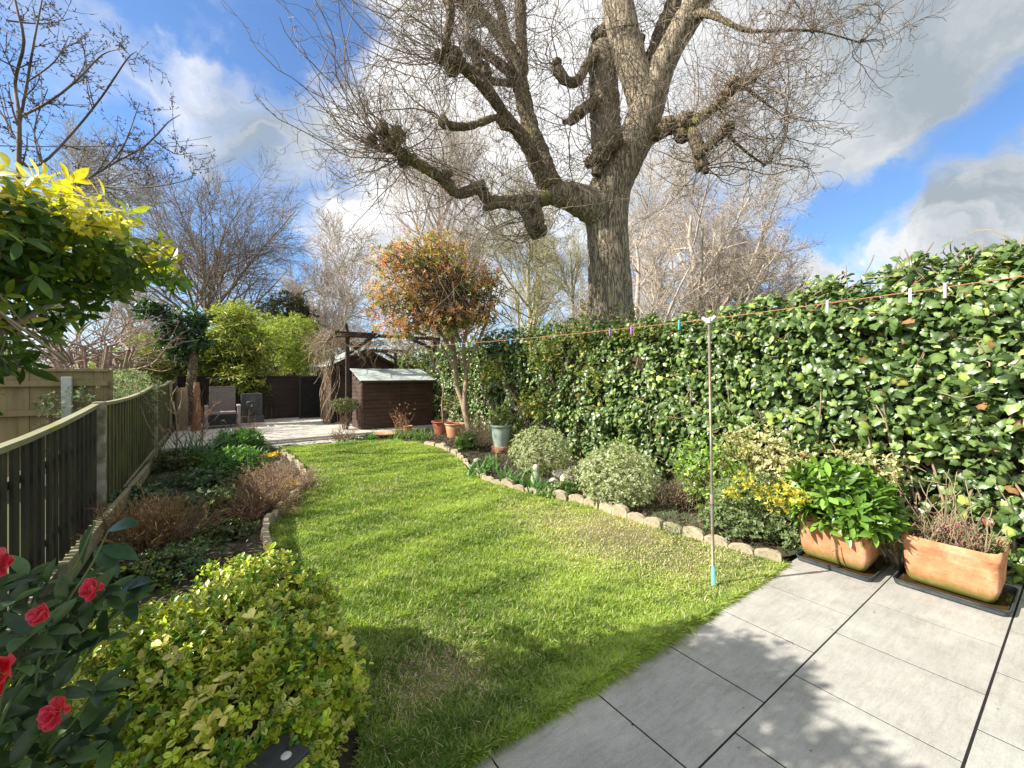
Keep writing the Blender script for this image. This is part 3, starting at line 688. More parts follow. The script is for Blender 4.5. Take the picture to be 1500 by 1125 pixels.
st_ = np.array(st_); W_ = walk(st_, nrm(rng.normal(size=st_.shape)*[1, 1, .35]), rng.uniform(.4, 1.3, len(st_)), 8, -.15, .7); q.tubes(W_, np.full(W_.shape[:2], .007), 3)
A, ar = grow(W_, np.full(W_.shape[:2], .006), 6, 0, 1, .9, .4, .4, 5, -.05, .6, .8, .003); q.tubes(A, ar, 3)
hang = PY(470, 518, 12.8)+rng.normal(size=(60, 3))*.8*[.16, .2, .1]; W_ = walk(hang, nrm(rng.normal(size=hang.shape)*[.4, .4, 0]-ZZ), rng.uniform(.2, .8, 60), 8, -.2, .5); q.tubes(W_, np.full(W_.shape[:2], .005), 3)
q.build('twigs', STEM_TAN, cl)
# lantern under the pergola
LAN = M('dark_lantern_metal', (.03, .03, .03), (.07, .07, .07), 20, .5, .2, metal=.6); GLZ = M('lantern_glass', (.45, .5, .5), (.6, .62, .6), 5, .15, 0)
lt = PY(515, 505, 11.95); ln_ = thing('hanging_lantern', 'small dark lantern hanging at the corner post of the pergola', 'lantern', (lt[0], lt[1], lt[2]-.2))
MB().lathe(lt-ZZ*.2, [(.001, 0), (.06, 0), (.06, .02), (.05, .03)], 6).build('lantern_base', LAN, ln_)
MB().lathe(lt-ZZ*.17, [(.048, 0), (.055, .14)], 6).build('glass', GLZ, ln_)
MB().lathe(lt-ZZ*.03, [(.075, 0), (.03, .05), (.012, .07), (.001, .1)], 6).build('lantern_roof', LAN, ln_)

# ================================================================ chair
RAT = M('grey_rattan_weave', (.16, .13, .115), (.29, .25, .225), 30, .7, .6, .004); WD = M('weathered_grey_arm', (.26, .24, .22), (.40, .37, .34), 10, .8, .4)
ch = thing('rattan_chair', 'grey rattan recliner armchair with tall back standing on the terrace', 'chair', (.16, 13.9, .12))
cx, cy, cz = .16, 13.9, .12
def weave(mb, o, ux, uy, w_, h_, nx, ny, nz):
    for i in range(nx): a = o+ux*(w_*(i+.5)/nx); mb.beam(a, a+uy*h_, w_/nx*.72, .012, nz)
    for j in range(ny): a = o+uy*(h_*(j+.5)/ny)+nz*.007; mb.beam(a, a+ux*w_, .006, h_/ny*.6, uy)
bdir = nrm(V(0, .22, 1)); q = MB(); o_ = V(cx-.28, cy+.12, cz+.40)
weave(q, o_, V(1, 0, 0), bdir, .56, .68, 16, 20, nrm(np.cross(V(1, 0, 0), bdir)*1.0)); q.build('backrest', RAT, ch)
q = MB(); q.beam(o_-V(.0, 0, 0), o_+bdir*.70, .035, .04); q.beam(o_+V(.56, 0, 0), o_+V(.56, 0, 0)+bdir*.70, .035, .04); q.beam(o_+bdir*.7-V(.02, 0, 0), o_+V(.58, 0, 0)+bdir*.7, .04, .035); q.build('back_frame', RAT, ch, bevel=.006)
q = MB(); q.box((cx-.30, cy-.42, cz+.36), (cx+.30, cy+.14, cz+.43)); q.build('seat', RAT, ch, bevel=.02)
q = MB(); q.box((cx-.30, cy-.41, cz+.08), (cx+.30, cy-.38, cz+.36)); weave(q, V(cx-.3, cy-.415, cz+.08), V(1, 0, 0), ZZ, .6, .28, 18, 8, V(0, -1, 0)); fpn = q.build('front_panel', BLK, ch)
q = MB(); q.box((cx-.03, cy-.44, cz+.2), (cx+.03, cy-.425, cz+.22)); q.build('badge', CONP, fpn)
for s_ in (-1, 1):
    q = MB(); q.box((cx+s_*.36-.045, cy-.46, cz+.56), (cx+s_*.36+.045, cy+.2, cz+.60)); q.build('armrest', WD, ch, bevel=.01)
    for yy_ in (-.43, .14): q = MB(); q.box((cx+s_*.36-.035, cy+yy_-.03, cz), (cx+s_*.36+.035, cy+yy_+.03, cz+.56)); q.build('leg', WD if yy_ < 0 else RAT, ch, bevel=.008)
    q = MB(); q.box((cx+s_*.35-.015, cy-.39, cz+.1), (cx+s_*.35+.015, cy+.1, cz+.5)); q.build('side_panel', RAT, ch)
# ================================================================ carved face plaque
SLT = M('dark_carved_slate', (.05, .055, .055), (.12, .125, .12), 14, .7, .6, .006)
fp = thing('carved_face_plaque', 'dark slate plaque with a carved face and ledge beside the rattan chair', 'garden ornament', (.95, 14.6, .12))
pc = PY(369, 617, 14.6); x_, y_, z_ = pc[0], 14.6, .12; q = MB(); q.box((x_-.27, y_, z_), (x_+.27, y_+.12, z_+.86)); q.build('slab', SLT, fp, bevel=.015)
nx = 40; nz_ = 56; X, Z_ = np.meshgrid(np.linspace(-1, 1, nx), np.linspace(-1, 1, nz_)); gsn = lambda a, b, sa, sb: np.exp(-((X-a)/sa)**2-((Z_-b)/sb)**2)
Hh = .10*np.clip(1-(X/.85)**2-(Z_/.95)**2, 0, 1)**.5+.05*gsn(0, -.02, .10, .28)+.03*gsn(0, -.18, .18, .08)-.035*gsn(-.34, .16, .16, .08)-.035*gsn(.34, .16, .16, .08)+.025*gsn(-.34, .16, .1, .05)+.025*gsn(.34, .16, .1, .05)+.02*gsn(-.34, .32, .25, .06)+.02*gsn(.34, .32, .25, .06)+.03*gsn(0, -.44, .24, .045)-.03*gsn(0, -.50, .2, .02)+.025*gsn(0, -.56, .2, .05)
v = np.stack([x_+X.ravel()*.2, y_-.005-Hh.ravel(), z_+.52+Z_.ravel()*.27], 1); i, j = np.meshgrid(np.arange(nx-1), np.arange(nz_-1)); a = (j*nx+i).ravel()
MB().add(v, np.stack([a, a+1, a+nx+1, a+nx], 1)).build('face_relief', SLT, fp)
q = MB(); q.box((x_-.31, y_-.12, z_), (x_+.31, y_+.1, z_+.2)); q.build('ledge', SLT, fp, bevel=.015)

# ================================================================ pots
TER = M('terracotta', (.42, .19, .10), (.62, .33, .19), 9, .85, .35, .003, c3=(.66, .50, .36), s3=4, t3=(.5, .75))
TPL = M('red_brown_plastic', (.24, .08, .05), (.34, .13, .085), 8, .5, .2)
COMP = M('compost', (.03, .022, .015), (.09, .065, .045), 40, .95, .8, .01)
def rpot(name, label, c, r, h, mat, rim=.03, taper=.72, group=None, soil=True):
    t_ = thing(name, label, 'plant pot', c, group)
    pb_ = MB().lathe(c, [(.001, .004), (r*taper, .004), (r*taper*1.02, .02), (r*(taper+.13), h*.5), (r*.93, h-rim*1.6), (r*.93, h-rim*1.4), (r*1.0, h-rim*1.2), (r*1.04, h-.006), (r*1.02, h), (r*.93, h), (r*.90, h-.01), (r*.86, h-.08)], 40); pb_ = pb_.build('pot_body', mat, t_)
    MB().lathe(c, [(.001, h-.035), (r*.5, h-.028), (r*.9, h-.045)], 24).build('compost', COMP, pb_); return t_
def dome(n, c, r, size, cols, w=None, k=4, tpl=OVAL, edge=None, squash=.8, thick=.22, zmin=.0, spread=.8, amp=.14, seed=3, ells=None):
    p, N = shell(ells or [(c, (r, r, r*squash))], n, thick, amp, 5, seed, zmin); P_, tp, no, sz, own = whorl(p, N, k, size, spread)
    ci = colmix(len(p), cols, w)[own]; ci = ci*(1+.12*rng.normal(size=(len(ci), 1))); ci = np.clip(ci, .004, 1)
    ce = ci if edge is None else np.clip(np.array(edge)*(1+.12*rng.normal(size=(len(ci), 1))), 0, 1)
    return MB().leaves(tpl, P_, tp, no, sz, ci, ce), p
def stems_to(base, pts, r0=.008, segs=6, n=30, sides=4, wob=.03, spreadb=.03):
    k = rng.choice(len(pts), min(n, len(pts)), replace=False); e = pts[k]; b = np.array(base)+rng.normal(size=(len(k), 3))*[spreadb, spreadb, 0]; u = np.linspace(0, 1, segs+1)[None, :, None]
    mid = b[:, None]*(1-u)+e[:, None]*u; mid = mid+ZZ*(np.sin(u*np.pi)*.12*np.linalg.norm(e-b, axis=1)[:, None, None])+rng.normal(size=mid.shape)*wob*np.sin(u*np.pi)
    return MB().tubes(mid, np.full(mid.shape[:2], r0)*np.linspace(1, .45, segs+1), sides)
pA = G(649, 637); pB = G(667, 641.5); pC = G(734, 661); pD = G(597, 640)
rpot('plastic_pot', 'red-brown plastic pot against the low store, the farther of two side by side', pA, .29, .36, TPL)
rpot('terracotta_pot', 'weathered terracotta pot just in front of the red-brown plastic one', pB, .26, .36, TER)
rpot('small_terracotta_pot', 'small terracotta pot among the bulbs in front of the low store', pD, .12, .28, TER)
SAGE = M('sage_green_glaze', (.34, .44, .36), (.48, .58, .48), 6, .35, .15, .002, c3=(.28, .34, .24), s3=5, coat=.3)
gp = rpot('green_glazed_pot', 'pale green glazed pot holding a small shrub beside the ivy hedge', pC+V(0, 0, .10), .215, .44, SAGE, .04, .72)
MB().lathe(pC, [(.001, .0), (.19, 0), (.19, .11), (.001, .11)], 30).build('pot_stand', TER, gp, bevel=.005)
r_ = G(566, 641); MB_ = MB().lathe(r_, [(.001, .03), (.14, .03), (.19, .05), (.30, .10), (.31, .12), (.28, .115), (.18, .07), (.001, .06)], 30); tag(MB_.build('terracotta_dish', TER), 'shallow terracotta dish on the soil in front of the low store', 'dish')
# plant in green pot
c_ = pC+V(0, 0, .62); t_ = thing('potted_shrub', 'small green shrub growing in the pale green glazed pot', 'plant', pC+V(0, 0, .5)); q, p = dome(170, c_+V(0, 0, .08), .24, .05, [(.10, .17, .04), (.18, .25, .06), (.26, .28, .1)]); q.build('foliage', LEAF, t_); stems_to(pC+V(0, 0, .48), p, .006).build('stems', STEM, t_)
# tall thin tree-like stem from plastic pot + dry leaves
t_ = thing('potted_sapling', 'thin bare sapling with a few pale leaves rising from the red-brown plastic pot', 'plant', pA+V(0, 0, .32))
pp = np.array([pA+V(0, 0, .3), pA+V(-.03, 0, .8), pA+V(.02, 0, 1.2), pA+V(-.12, 0, 1.75)]); q = MB(); q.tubes(pp, np.array([.022, .018, .016, .01]), 6); q.build('stem', STEM_TAN, t_)
p = pA+V(.25, 0, .75)+rng.normal(size=(70, 3))*[.18, .14, .22]; tp, no = orient(70, rdir(70)); MB().leaves(OVAL, p, tp, no, .09, colmix(70, [(.32, .30, .2), (.16, .2, .08), (.4, .3, .16)])).build('foliage', LEAF, t_)
stems_to(pA+V(0, 0, .3), p, .005, n=14).build('stems', STEM, t_)

# ---- terracotta troughs
def trough_ring(cx, cy, hx, hy, z, n=56, pw=13, zf=None):
    a = np.arange(n)*2*math.pi/n; c, s = np.cos(a), np.sin(a)
    x = np.sign(c)*np.abs(c)**(2/pw)*hx; y = np.sign(s)*np.abs(s)**(2/pw)*hy; zz = np.full(n, z)
    if zf is not None: zz = zz+zf(x/hx, y/hy)
    return np.stack([cx+x, cy+y, zz], 1)
TROUGH = bpy.data.materials.new('weathered_trough_terracotta'); t = nt(TROUGH); v = coords(t)
n_ = noise(t, v, 9, 8, .65); c = ramp(t, [(.28, (.34, .13, .06)), (.55, (.50, .24, .12)), (.8, (.60, .36, .22))], n_)
sx = node(t, 'ShaderNodeSeparateXYZ'); L(t, v, sx.inputs[0]); nb = noise(t, v, 14, 6, .7)
al_ = node(t, 'ShaderNodeMapRange'); al_.inputs[1].default_value = .115; al_.inputs[2].default_value = .03
a1 = node(t, 'ShaderNodeMath', operation='MULTIPLY_ADD'); L(t, nb, a1.inputs[0]); a1.inputs[1].default_value = -.13; L(t, sx.outputs[2], a1.inputs[2])
a2 = node(t, 'ShaderNodeMath', operation='ADD'); L(t, a1.outputs[0], a2.inputs[0]); a2.inputs[1].default_value = .065; L(t, a2.outputs[0], al_.inputs[0])
lb = noise(t, v, 5, 8, .75, .5); c = mixc(t, c, ramp(t, [(.52, (0, 0, 0)), (.7, (.26, .22, .17))], lb), .8, 'ADD'); db = noise(t, coords(t, (1, 1, 3)), 16, 7, .75); c = mixc(t, c, ramp(t, [(.30, (.45, .36, .28)), (.44, (1, 1, 1))], db), .8, 'MULTIPLY')
c = mixc(t, c, (.16, .17, .03), al_.outputs[0]); finish(t, c, .88, bump(t, n_, .35, .004), .25)
TRAY = M('dark_grey_plastic_tray', (.035, .045, .052), (.07, .082, .09), 10, .5, .15, c3=(.12, .12, .11), s3=7)
WATER = M('murky_tray_water', (.04, .025, .012), (.08, .05, .02), 6, .08, .05)
def trough(label, tray_label, cx, cy, hx, hy, h, tray):
    z0 = .03; T = thing('terracotta_trough', label, 'planter', (cx, cy, z0), 'terracotta troughs on the patio')
    dip = lambda u, v_: .018*np.cos(3.14*u*1.5)*0-.035*np.exp(-(u/.42)**2)*(np.abs(v_) > .9)+.014*np.exp(-((np.abs(u)-.8)/.2)**2)*(np.abs(v_) > .8)
    prof = [(.001, 0, 0), (.64, .004, 0), (.76, .015, 0), (.86, .05, 0), (.93, .11, 0), (.955, .235, 0), (.958, .238, 0), (.950, .243, 0), (.960, .249, 0), (.952, .254, 0), (.965, .26, 0), (.98, h-.05, .2), (1.0, h-.044, .4), (1.012, h-.036, .6), (1.012, h-.012, 1), (1.0, h, 1), (.985, h+.006, 1), (.93, h+.004, 1), (.91, h-.01, 1), (.90, h-.09, 0)]
    rings = []
    for s_, z, k in prof:
        sx_ = 1-(1-s_)*1.0; sy_ = 1-(1-s_)*.75; 
        if s_ < .01: sx_ = sy_ = .01
        rings.append(trough_ring(cx, cy, hx*sx_, hy*sy_, z0+z*(h/.36 if z < h-.04 else 1), zf=(lambda u, v_, k=k: dip(u, v_)*k)))
    n = 56; f = [(i*n+k, i*n+(k+1) % n, (i+1)*n+(k+1) % n, (i+1)*n+k) for i in range(len(prof)-1) for k in range(n)]
    vv_ = np.concatenate(rings); vv_ = vv_+rng.normal(size=vv_.shape)*.0009
    tb_ = MB().add(vv_, f).build('trough_body', TROUGH, T)
    MB().add(np.concatenate([trough_ring(cx, cy, .001, .001, z0+h-.05), trough_ring(cx, cy, hx*.5, hy*.55, z0+h-.045), trough_ring(cx, cy, hx*.91, hy*.93, z0+h-.06)]), [(i*n+k, i*n+(k+1) % n, (i+1)*n+(k+1) % n, (i+1)*n+k) for i in range(2) for k in range(n)]).build('compost', COMP, tb_)
    x0, x1, y0, y1 = tray; R_ = thing('plant_tray', tray_label, 'tray', ((x0+x1)/2, (y0+y1)/2, .014), 'plastic trays under the troughs')
    tcx, tcy, thx, thy = (x0+x1)/2, (y0+y1)/2, (x1-x0)/2, (y1-y0)/2
    pr = [(.01, .016, .01), (.97, .016, .97), (.985, .03, .985), (1.0, .055, 1.0), (1.012, .056, 1.012), (1.01, .050, 1.01), (1.012, .056, 1.012), (.985, .056, .985), (.965, .03, .965), (.955, .021, .955), (.01, .021, .01)]
    vv_ = np.concatenate([trough_ring(tcx, tcy, thx*a, thy*c_, b, pw=14) for a, b, c_ in pr]); MB().add(vv_, [(i*n+k, i*n+(k+1) % n, (i+1)*n+(k+1) % n, (i+1)*n+k) for i in range(len(pr)-1) for k in range(n)]).build('tray_body', TRAY, R_)
    MB().add([(x0+.015, y0+.015, .03), (x1-.015, y0+.015, .03), (x1-.015, y1-.015, .03), (x0+.015, y1-.015, .03)], [(0, 1, 2, 3)], smooth=False).build('water', WATER, R_)
    return T
trough('terracotta trough planted with a leafy green shrub, the farther of the two on the patio', 'dark grey tray under the trough with the leafy green shrub', 4.19, 1.22, .205, .235, .36, (3.93, 4.50, .955, 1.455))
trough('terracotta trough with heather, algae-stained at its foot, the nearer of the two', 'dark grey tray under the algae-stained heather trough', 4.33, .59, .205, .245, .345, (4.07, 4.60, .31, .875))

# shrub in trough 1 (long bright leaves)
t_ = thing('potted_evergreen', 'bright green long-leaved shrub filling the farther terracotta trough', 'shrub', (4.19, 1.22, .33))
q, p = dome(430, V(4.17, 1.22, .5), .33, .13, [(.10, .20, .025), (.16, .29, .04), (.22, .36, .07), (.07, .14, .02)], [3, 3, 1.5, 1.5], 7, LONG, edge=None, spread=1.0, thick=.35, zmin=.36, ells=[((4.17, 1.24, .52), (.30, .36, .27)), ((4.10, 1.05, .47), (.2, .2, .18))])
q.build('foliage', WAXY, t_); stems_to((4.19, 1.22, .32), p, .007, n=60, spreadb=.08).build('stems', STEM_GREEN, t_)
# heather + dead stems in trough 2
t_ = thing('potted_heather', 'straggly heather with pink flowers in the nearer terracotta trough', 'plant', (4.33, .59, .33))
b_ = np.stack([rng.uniform(4.2, 4.46, 260), rng.uniform(.42, .78, 260), np.full(260, .32)], 1); W_ = walk(b_, nrm(rng.normal(size=b_.shape)*[.5, .5, .2]+ZZ*1.2), rng.uniform(.06, .24, 260), 5, .1, .4)
q = MB(); q.tubes(W_, np.full(W_.shape[:2], .003), 3); b2 = b_[:26]+0; W2 = walk(b2, nrm(rng.normal(size=b2.shape)*[.7, .9, .2]+V(0, .3, 1.0)), rng.uniform(.3, .65, 26), 7, -.15, .35); q.tubes(W2, np.full(W2.shape[:2], .0032), 3); q.build('stems', STEM_TAN, t_)
e_ = W_[:, 2:].reshape(-1, 3); e_ = e_[rng.choice(len(e_), 900)]; tp, no = orient(900, rdir(900), .3, .6); MB().leaves(DIAL, e_, tp, no, .028, colmix(900, [(.16, .19, .06), (.1, .14, .04), (.3, .26, .13)])).build('foliage', LEAF, t_)
e_ = W_[:36, -1]; e_ = np.repeat(e_, 7, 0)+rng.normal(size=(252, 3))*.012; e_[:, 1] = .5+(e_[:, 1]-.5)*.55; tp, no = orient(252, rdir(252)); MB().leaves(DIA, e_, tp, no, .016, colmix(252, [(.5, .06, .18), (.62, .18, .28)])).build('flowers', PETAL, t_)
b_ = V(4.36, .42, .31)+rng.normal(size=(30, 3))*[.04, .03, 0]; tp = nrm(rng.normal(size=(30, 3))*.25+ZZ); MB().leaves(BLADE, b_, tp, rdir(30), rng.uniform(.1, .2, 30), colmix(30, [(.12, .22, .06)])).build('bulb_leaves', LEAF, t_)
t_ = thing('dry_twig_spray', 'dry tan twig spray arching between the two troughs', 'plant', (4.4, .95, .02))
b_ = V(4.42, .92, .02)+rng.normal(size=(26, 3))*[.03, .04, 0]; W_ = walk(b_, nrm(rng.normal(size=b_.shape)*[.25, .3, .1]+V(-.25, .2, 1)), rng.uniform(.45, .8, 26), 9, -.25, .25); q = MB(); q.tubes(W_, np.full(W_.shape[:2], .0035), 4); A, ar = grow(W_, np.full(W_.shape[:2], .003), 5, .4, 1, .6, .14, .3, 4, -.1, .4, .8, .0018); q.tubes(A, ar, 3); q.build('stems', STEM_TAN, t_)

# ================================================================ washing line
METAL = M('galvanised_pole', (.17, .16, .13), (.30, .28, .23), 20, .5, .2, .001, c3=(.22, .13, .07), s3=9, t3=(.5, .62), metal=.5)
TURQ = M('turquoise_plastic', (.10, .42, .38), (.16, .50, .45), 10, .5, .1)
wb = G(1045, 858); wt = PX(1038.5, 470, 2.985); wt = P(1038.5, 470, wb@FW)
lp = thing('washing_line_pole', 'slim metal washing line prop with turquoise foot standing in the lawn', 'clothes pole', wb)
MB().tubes(np.array([wb-V(0, 0, .05), wb+(wt-wb)*.33, wb+(wt-wb)*.34, wt]), np.array([.0115, .0115, .0095, .0095]), 14, cap=True).build('pole', METAL, lp)
MB().tubes(np.array([wb+(wt-wb)*.31, wb+(wt-wb)*.345]), np.array([.0155, .0155]), 14, cap=True).build('collar', METAL, lp)
MB().tubes(np.array([wb-V(0, 0, .01), wb+(wt-wb)*.075]), np.array([.0145, .0138]), 14, cap=True).build('foot_sleeve', TURQ, lp)
GREYP = M('grey_plastic_cap', (.45, .45, .45), (.58, .58, .57), 10, .5, .1); q = MB(); q.box(wt-V(.018, .018, .02), wt+V(.018, .018, .02)); q.beam(wt+V(0, -.015, .0), wt+V(0, -.05, .03), .018, .022); q.beam(wt+V(0, .015, 0), wt+V(0, .05, .03), .018, .022); q.build('line_hook', GREYP, lp, bevel=.004)
ROPE = M('orange_line', (.34, .14, .06), (.46, .22, .11), 60, .7, .4)
la = PX(1500, 402, 2.99); lend = la+(la-wt)*1.4; lf = p1-V(0, .06, .24)
def sagline(a, b, s, n=24): u = np.linspace(0, 1, n)[:, None]; r_ = a*(1-u)+b*u; r_[:, 2] -= s*4*(u*(1-u))[:, 0]; return r_
topw = wt+V(0, 0, .012); L1 = sagline(lend, topw, .015, 16); L2 = sagline(topw, lf, .10, 40); rope = np.concatenate([L1, L2[1:]])
q = MB(); q.tubes(rope, np.full(len(rope), .0028), 6); tag(q.build('washing_line', ROPE), 'thin orange washing line running from the pergola over the metal prop', 'washing line')
def peg(px, colr, label, tilt=0, below=.05):
    # nearest point of the rope to that view ray
    best = None
    for a, b in zip(rope[:-1], rope[1:]):
        for u in np.linspace(0, 1, 12):
            p_ = a*(1-u)+b*u; r_ = p_-CAM; dd = r_@FW
            if dd > .1:
                x_ = CXP+FP*(r_@RT)/dd
                if best is None or abs(x_-px) < best[0]: best = (abs(x_-px), p_, b-a)
    _, p_, dr = best; dr = nrm(dr)
    nm = 'peg_'+label.split()[0]; mt_ = bpy.data.materials.get(nm) or M(nm, tuple(x*.85 for x in colr), colr, 20, .45, .1)
    T = thing('clothes_peg', label, 'clothes peg', p_, 'pegs on the washing line')
    for s_ in (-1, 1):
        q = MB(); o_ = p_; side_ = nrm(np.cross(dr, ZZ)); a = o_+side_*s_*.004+ZZ*.018; b = o_+side_*s_*.007-ZZ*.055; q.beam(a, b, .011, .006, side_); q.build('peg_half', mt_, T, bevel=.0012)
    q = MB(); th = np.linspace(0, 12.5, 20); q.tubes(np.stack([p_[0]+side_[0]*.0+.005*np.cos(th), p_[1]+(th/12.5-.5)*.012, p_[2]-.012+.005*np.sin(th)], 1), np.full(20, .0009), 4); q.build('spring', METAL, T)
for px, c_, lb in ((645, (.7, .72, .85), 'pale lilac clothes peg nearest the pergola'), (676, (.25, .5, .8), 'blue clothes peg, first of the close pair over the photinia stems'), (683, (.7, .72, .85), 'lilac clothes peg squeezed between the two blue ones'), (692, (.25, .5, .8), 'blue clothes peg, second of the close pair over the photinia stems'), (748, (.12, .45, .75), 'bright blue clothes peg alone between photinia and big tree'), (893, (.35, .12, .6), 'purple clothes peg in front of the big tree trunk'), (926, (.5, .15, .6), 'violet clothes peg just right of the big tree trunk'), (993, (.05, .55, .65), 'turquoise clothes peg just left of the metal prop'), (1212, (.85, .84, .8), 'white clothes peg, first to the right of the metal prop'), (1334, (.86, .82, .8), 'off-white clothes peg close beside the pink one'), (1387, (.85, .55, .75), 'pink clothes peg, rightmost on the washing line')): peg(px, c_, lb)
# overhead cable at top left
q = MB(); a, b = P(-60, 212, 9), P(310, 200, 26); u = sagline(a, b, .25, 20); q.tubes(u, np.full(20, .012), 5); tag(q.build('overhead_cable', BLK), 'thin dark overhead cable crossing the sky above the yellow shrub', 'cable')
# ================================================================ ivy hedge
def hx(y): return np.interp(y, [-2.5, 0, 1.5, 3.5, 6, 9, 11.5], [4.85, 4.82, 4.88, 5.05, 5.1, 5.15, 5.2])
def htop(y): return np.interp(y, [-2.5, 0, .6, 1.2, 2.0, 3, 4.3, 6, 7.5, 9, 11.5], [2.42, 2.42, 2.47, 2.40, 2.38, 2.34, 2.33, 2.38, 2.38, 2.36, 2.3])
hd = thing('ivy_hedge', 'tall dense hedge wall clothed in dark green ivy along the right side', 'hedge', (5.4, 4.5, 0))
ys = np.arange(-2.5, 11.6, .12); K = 16; v = []
prof_t = np.linspace(0, 1, K)
for y in ys:
    X0, T0 = hx(y)+.22, htop(y)-.16
    for k in range(K):
        u = k/(K-1)
        if u < .6: x, z = X0, T0*u/.6
        elif u < .8: a = (u-.6)/.2*math.pi/2; x, z = X0+.25*math.sin(a), T0+.03*math.sin(a)
        else: x, z = X0+.25+.6*(u-.8)/.2, T0+.03-(u-.8)
        v.append((x, y, z))
v = np.array(v); v[:, 0] += .12*lump(v, 3, 8)+.04*rng.random(len(v)); i, j = np.meshgrid(np.arange(K-1), np.arange(len(ys)-1)); a = (j*K+i).ravel()
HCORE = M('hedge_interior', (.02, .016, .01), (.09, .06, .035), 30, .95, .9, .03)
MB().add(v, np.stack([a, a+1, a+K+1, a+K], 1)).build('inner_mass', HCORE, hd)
def ivy_points(n, y0, y1, x_off=0):
    y = rng.uniform(y0, y1, n); s = rng.uniform(0, 1.0, n); T = htop(y); face = s < .80
    z = np.where(face, T*(s/.80), 0); x = hx(y).copy()
    a = np.clip((s-.80)/.2, 0, 1)
    z = np.where(face, z, T+.05*np.sin(a*3)); x = np.where(face, x, x+a*.9)
    p = np.stack([x, y, z], 1); lm = lump(p, 2.6, 17)+.5*lump(p, 7, 18)
    rnd_ = np.where(face, np.clip((z-(T-.3))/.3, 0, 1), 1)
    N = np.stack([np.where(face, -1+rnd_*.5, -.25), 0*x, np.where(face, .12+rnd_*.7, 1)], 1); N = nrm(N)
    off = .19*lm+.07*lump(p, 11, 19)-.17*np.abs(rng.normal(size=n))-.08*rnd_*face
    p = p+N*off[:, None]; return p, N, lm, z/T
hp = []; q = MB()
for (n, y0, y1) in ((14000, -1.2, 1.6), (19000, 1.6, 5), (14500, 5, 11.4)):
    p, N, lm, zr = ivy_points(int(n*1.0), y0, y1)
    # thinner spots where brown twigs show
    hole = lump(p, 4.5, 77) > .5; keep = ~(hole & (rng.random(len(p)) < .6)) & (p[:, 2] > .03); p, N, zr = p[keep], N[keep], zr[keep]; n = len(p)
    nor = nrm(N*.65+SUN*.3+ZZ*.3+rng.normal(size=(n, 3))*.58); tp = nrm(-ZZ*.8+rng.normal(size=(n, 3))*.55); tp = nrm(tp-nor*np.sum(tp*nor, 1, keepdims=True))
    sz = np.clip(rng.lognormal(math.log(.062), .28, n), .028, .10)
    c = colmix(n, [(.07, .125, .035), (.12, .195, .055), (.22, .31, .10), (.32, .42, .09), (.45, .45, .1), (.25, .14, .06)], [4, 4, 2, .6, .12, .12], .15)
    ce = c*np.array([.85, .88, .85]); c = c*np.array([1.45, 1.35, 1.4]); q.leaves(IVY, p, tp, nor, sz, c, ce); hp.append(p)
q.build('ivy_foliage', IVYM, hd)
hp = np.concatenate(hp)
q = MB(); k = hp[rng.choice(len(hp), 2600)]+V(.06, 0, 0); W_ = walk(k, nrm(rng.normal(size=k.shape)+V(.1, 0, .3)), rng.uniform(.12, .35, len(k)), 5, .05, .6); q.tubes(W_, np.full(W_.shape[:2], .005), 3)
# old vertical stems at the foot
b_ = np.stack([0*ys+0, ys, 0*ys], 1); b_ = np.repeat(b_, 2, 0); b_[:, 0] = hx(b_[:, 1])+.14+.1*rng.random(len(b_)); b_[:, 1] += rng.normal(size=len(b_))*.05; W_ = walk(b_, np.tile(ZZ, (len(b_), 1)), rng.uniform(.6, 1.6, len(b_)), 10, .1, .25); q.tubes(W_, np.linspace(.014, .006, 11)[None]*np.ones((len(b_), 1)), 5)
HST = q
# shoots and flower heads standing up off the top
q = HST
yy_ = rng.uniform(-.5, 9, 110); b_ = np.stack([hx(yy_)+.15+.5*rng.random(110), yy_, htop(yy_)-.02], 1); W_ = walk(b_, nrm(rng.normal(size=b_.shape)*.35+ZZ), rng.uniform(.06, .28, 110), 5, .2, .4); q.tubes(W_, np.full(W_.shape[:2], .0035), 3); q.build('hedge_stems', STEM_TAN, hd)
e_ = W_[:, 2:].reshape(-1, 3); n = len(e_); tp, no = orient(n, rdir(n)); MB().leaves(OVAL, e_, tp, no, .055, colmix(n, [(.05, .10, .03), (.11, .16, .05)])).build('top_leaves', GLOSS, hd)
# lime-green climber mixed into the hedge, near the photinia and low near the troughs
def patch(name, label, cat, ells, n, k, size, cols, w=None, tpl=OVAL, edge=None, mat=LEAF, thick=.3, stem=STEM, base=None, amp=.2, spread=.9, seed=5, nst=40, zmin=.02, group=None, sr=.006):
    c0 = np.array(ells[0][0], float); base = np.array(base if base is not None else (c0[0], c0[1], 0), float)
    T = thing(name, label, cat, base, group); q, p = dome(n, None, 0, size, cols, w, k, tpl, edge, ells=ells, thick=thick, amp=amp, spread=spread, seed=seed, zmin=zmin); q.build('foliage', mat, T)
    stems_to(base, p, sr, n=nst, spreadb=.06).build('stems', stem, T); return T
PXh = lambda px, py, off=0: PX(px, py, 4.95-off)
def E(px, py, d, rx, ry, rz): return (P(px, py, d), (rx, ry, rz))
patch('yellow_green_climber', 'yellow-green climber mixed through the ivy hedge just left of the big tree', 'climber', [E(800, 520, 7.6, .4, .5, .5), E(850, 490, 7.2, .35, .5, .32), E(935, 488, 6.3, .35, .6, .14), E(720, 545, 8.5, .3, .4, .35), E(870, 545, 6.85, .25, .4, .5), E(780, 590, 7.7, .25, .4, .3)], 1300, 4, .055, [(.16, .22, .04), (.24, .29, .06), (.10, .16, .04), (.34, .28, .08)], thick=.5, base=(5.15, 6.2, 0))
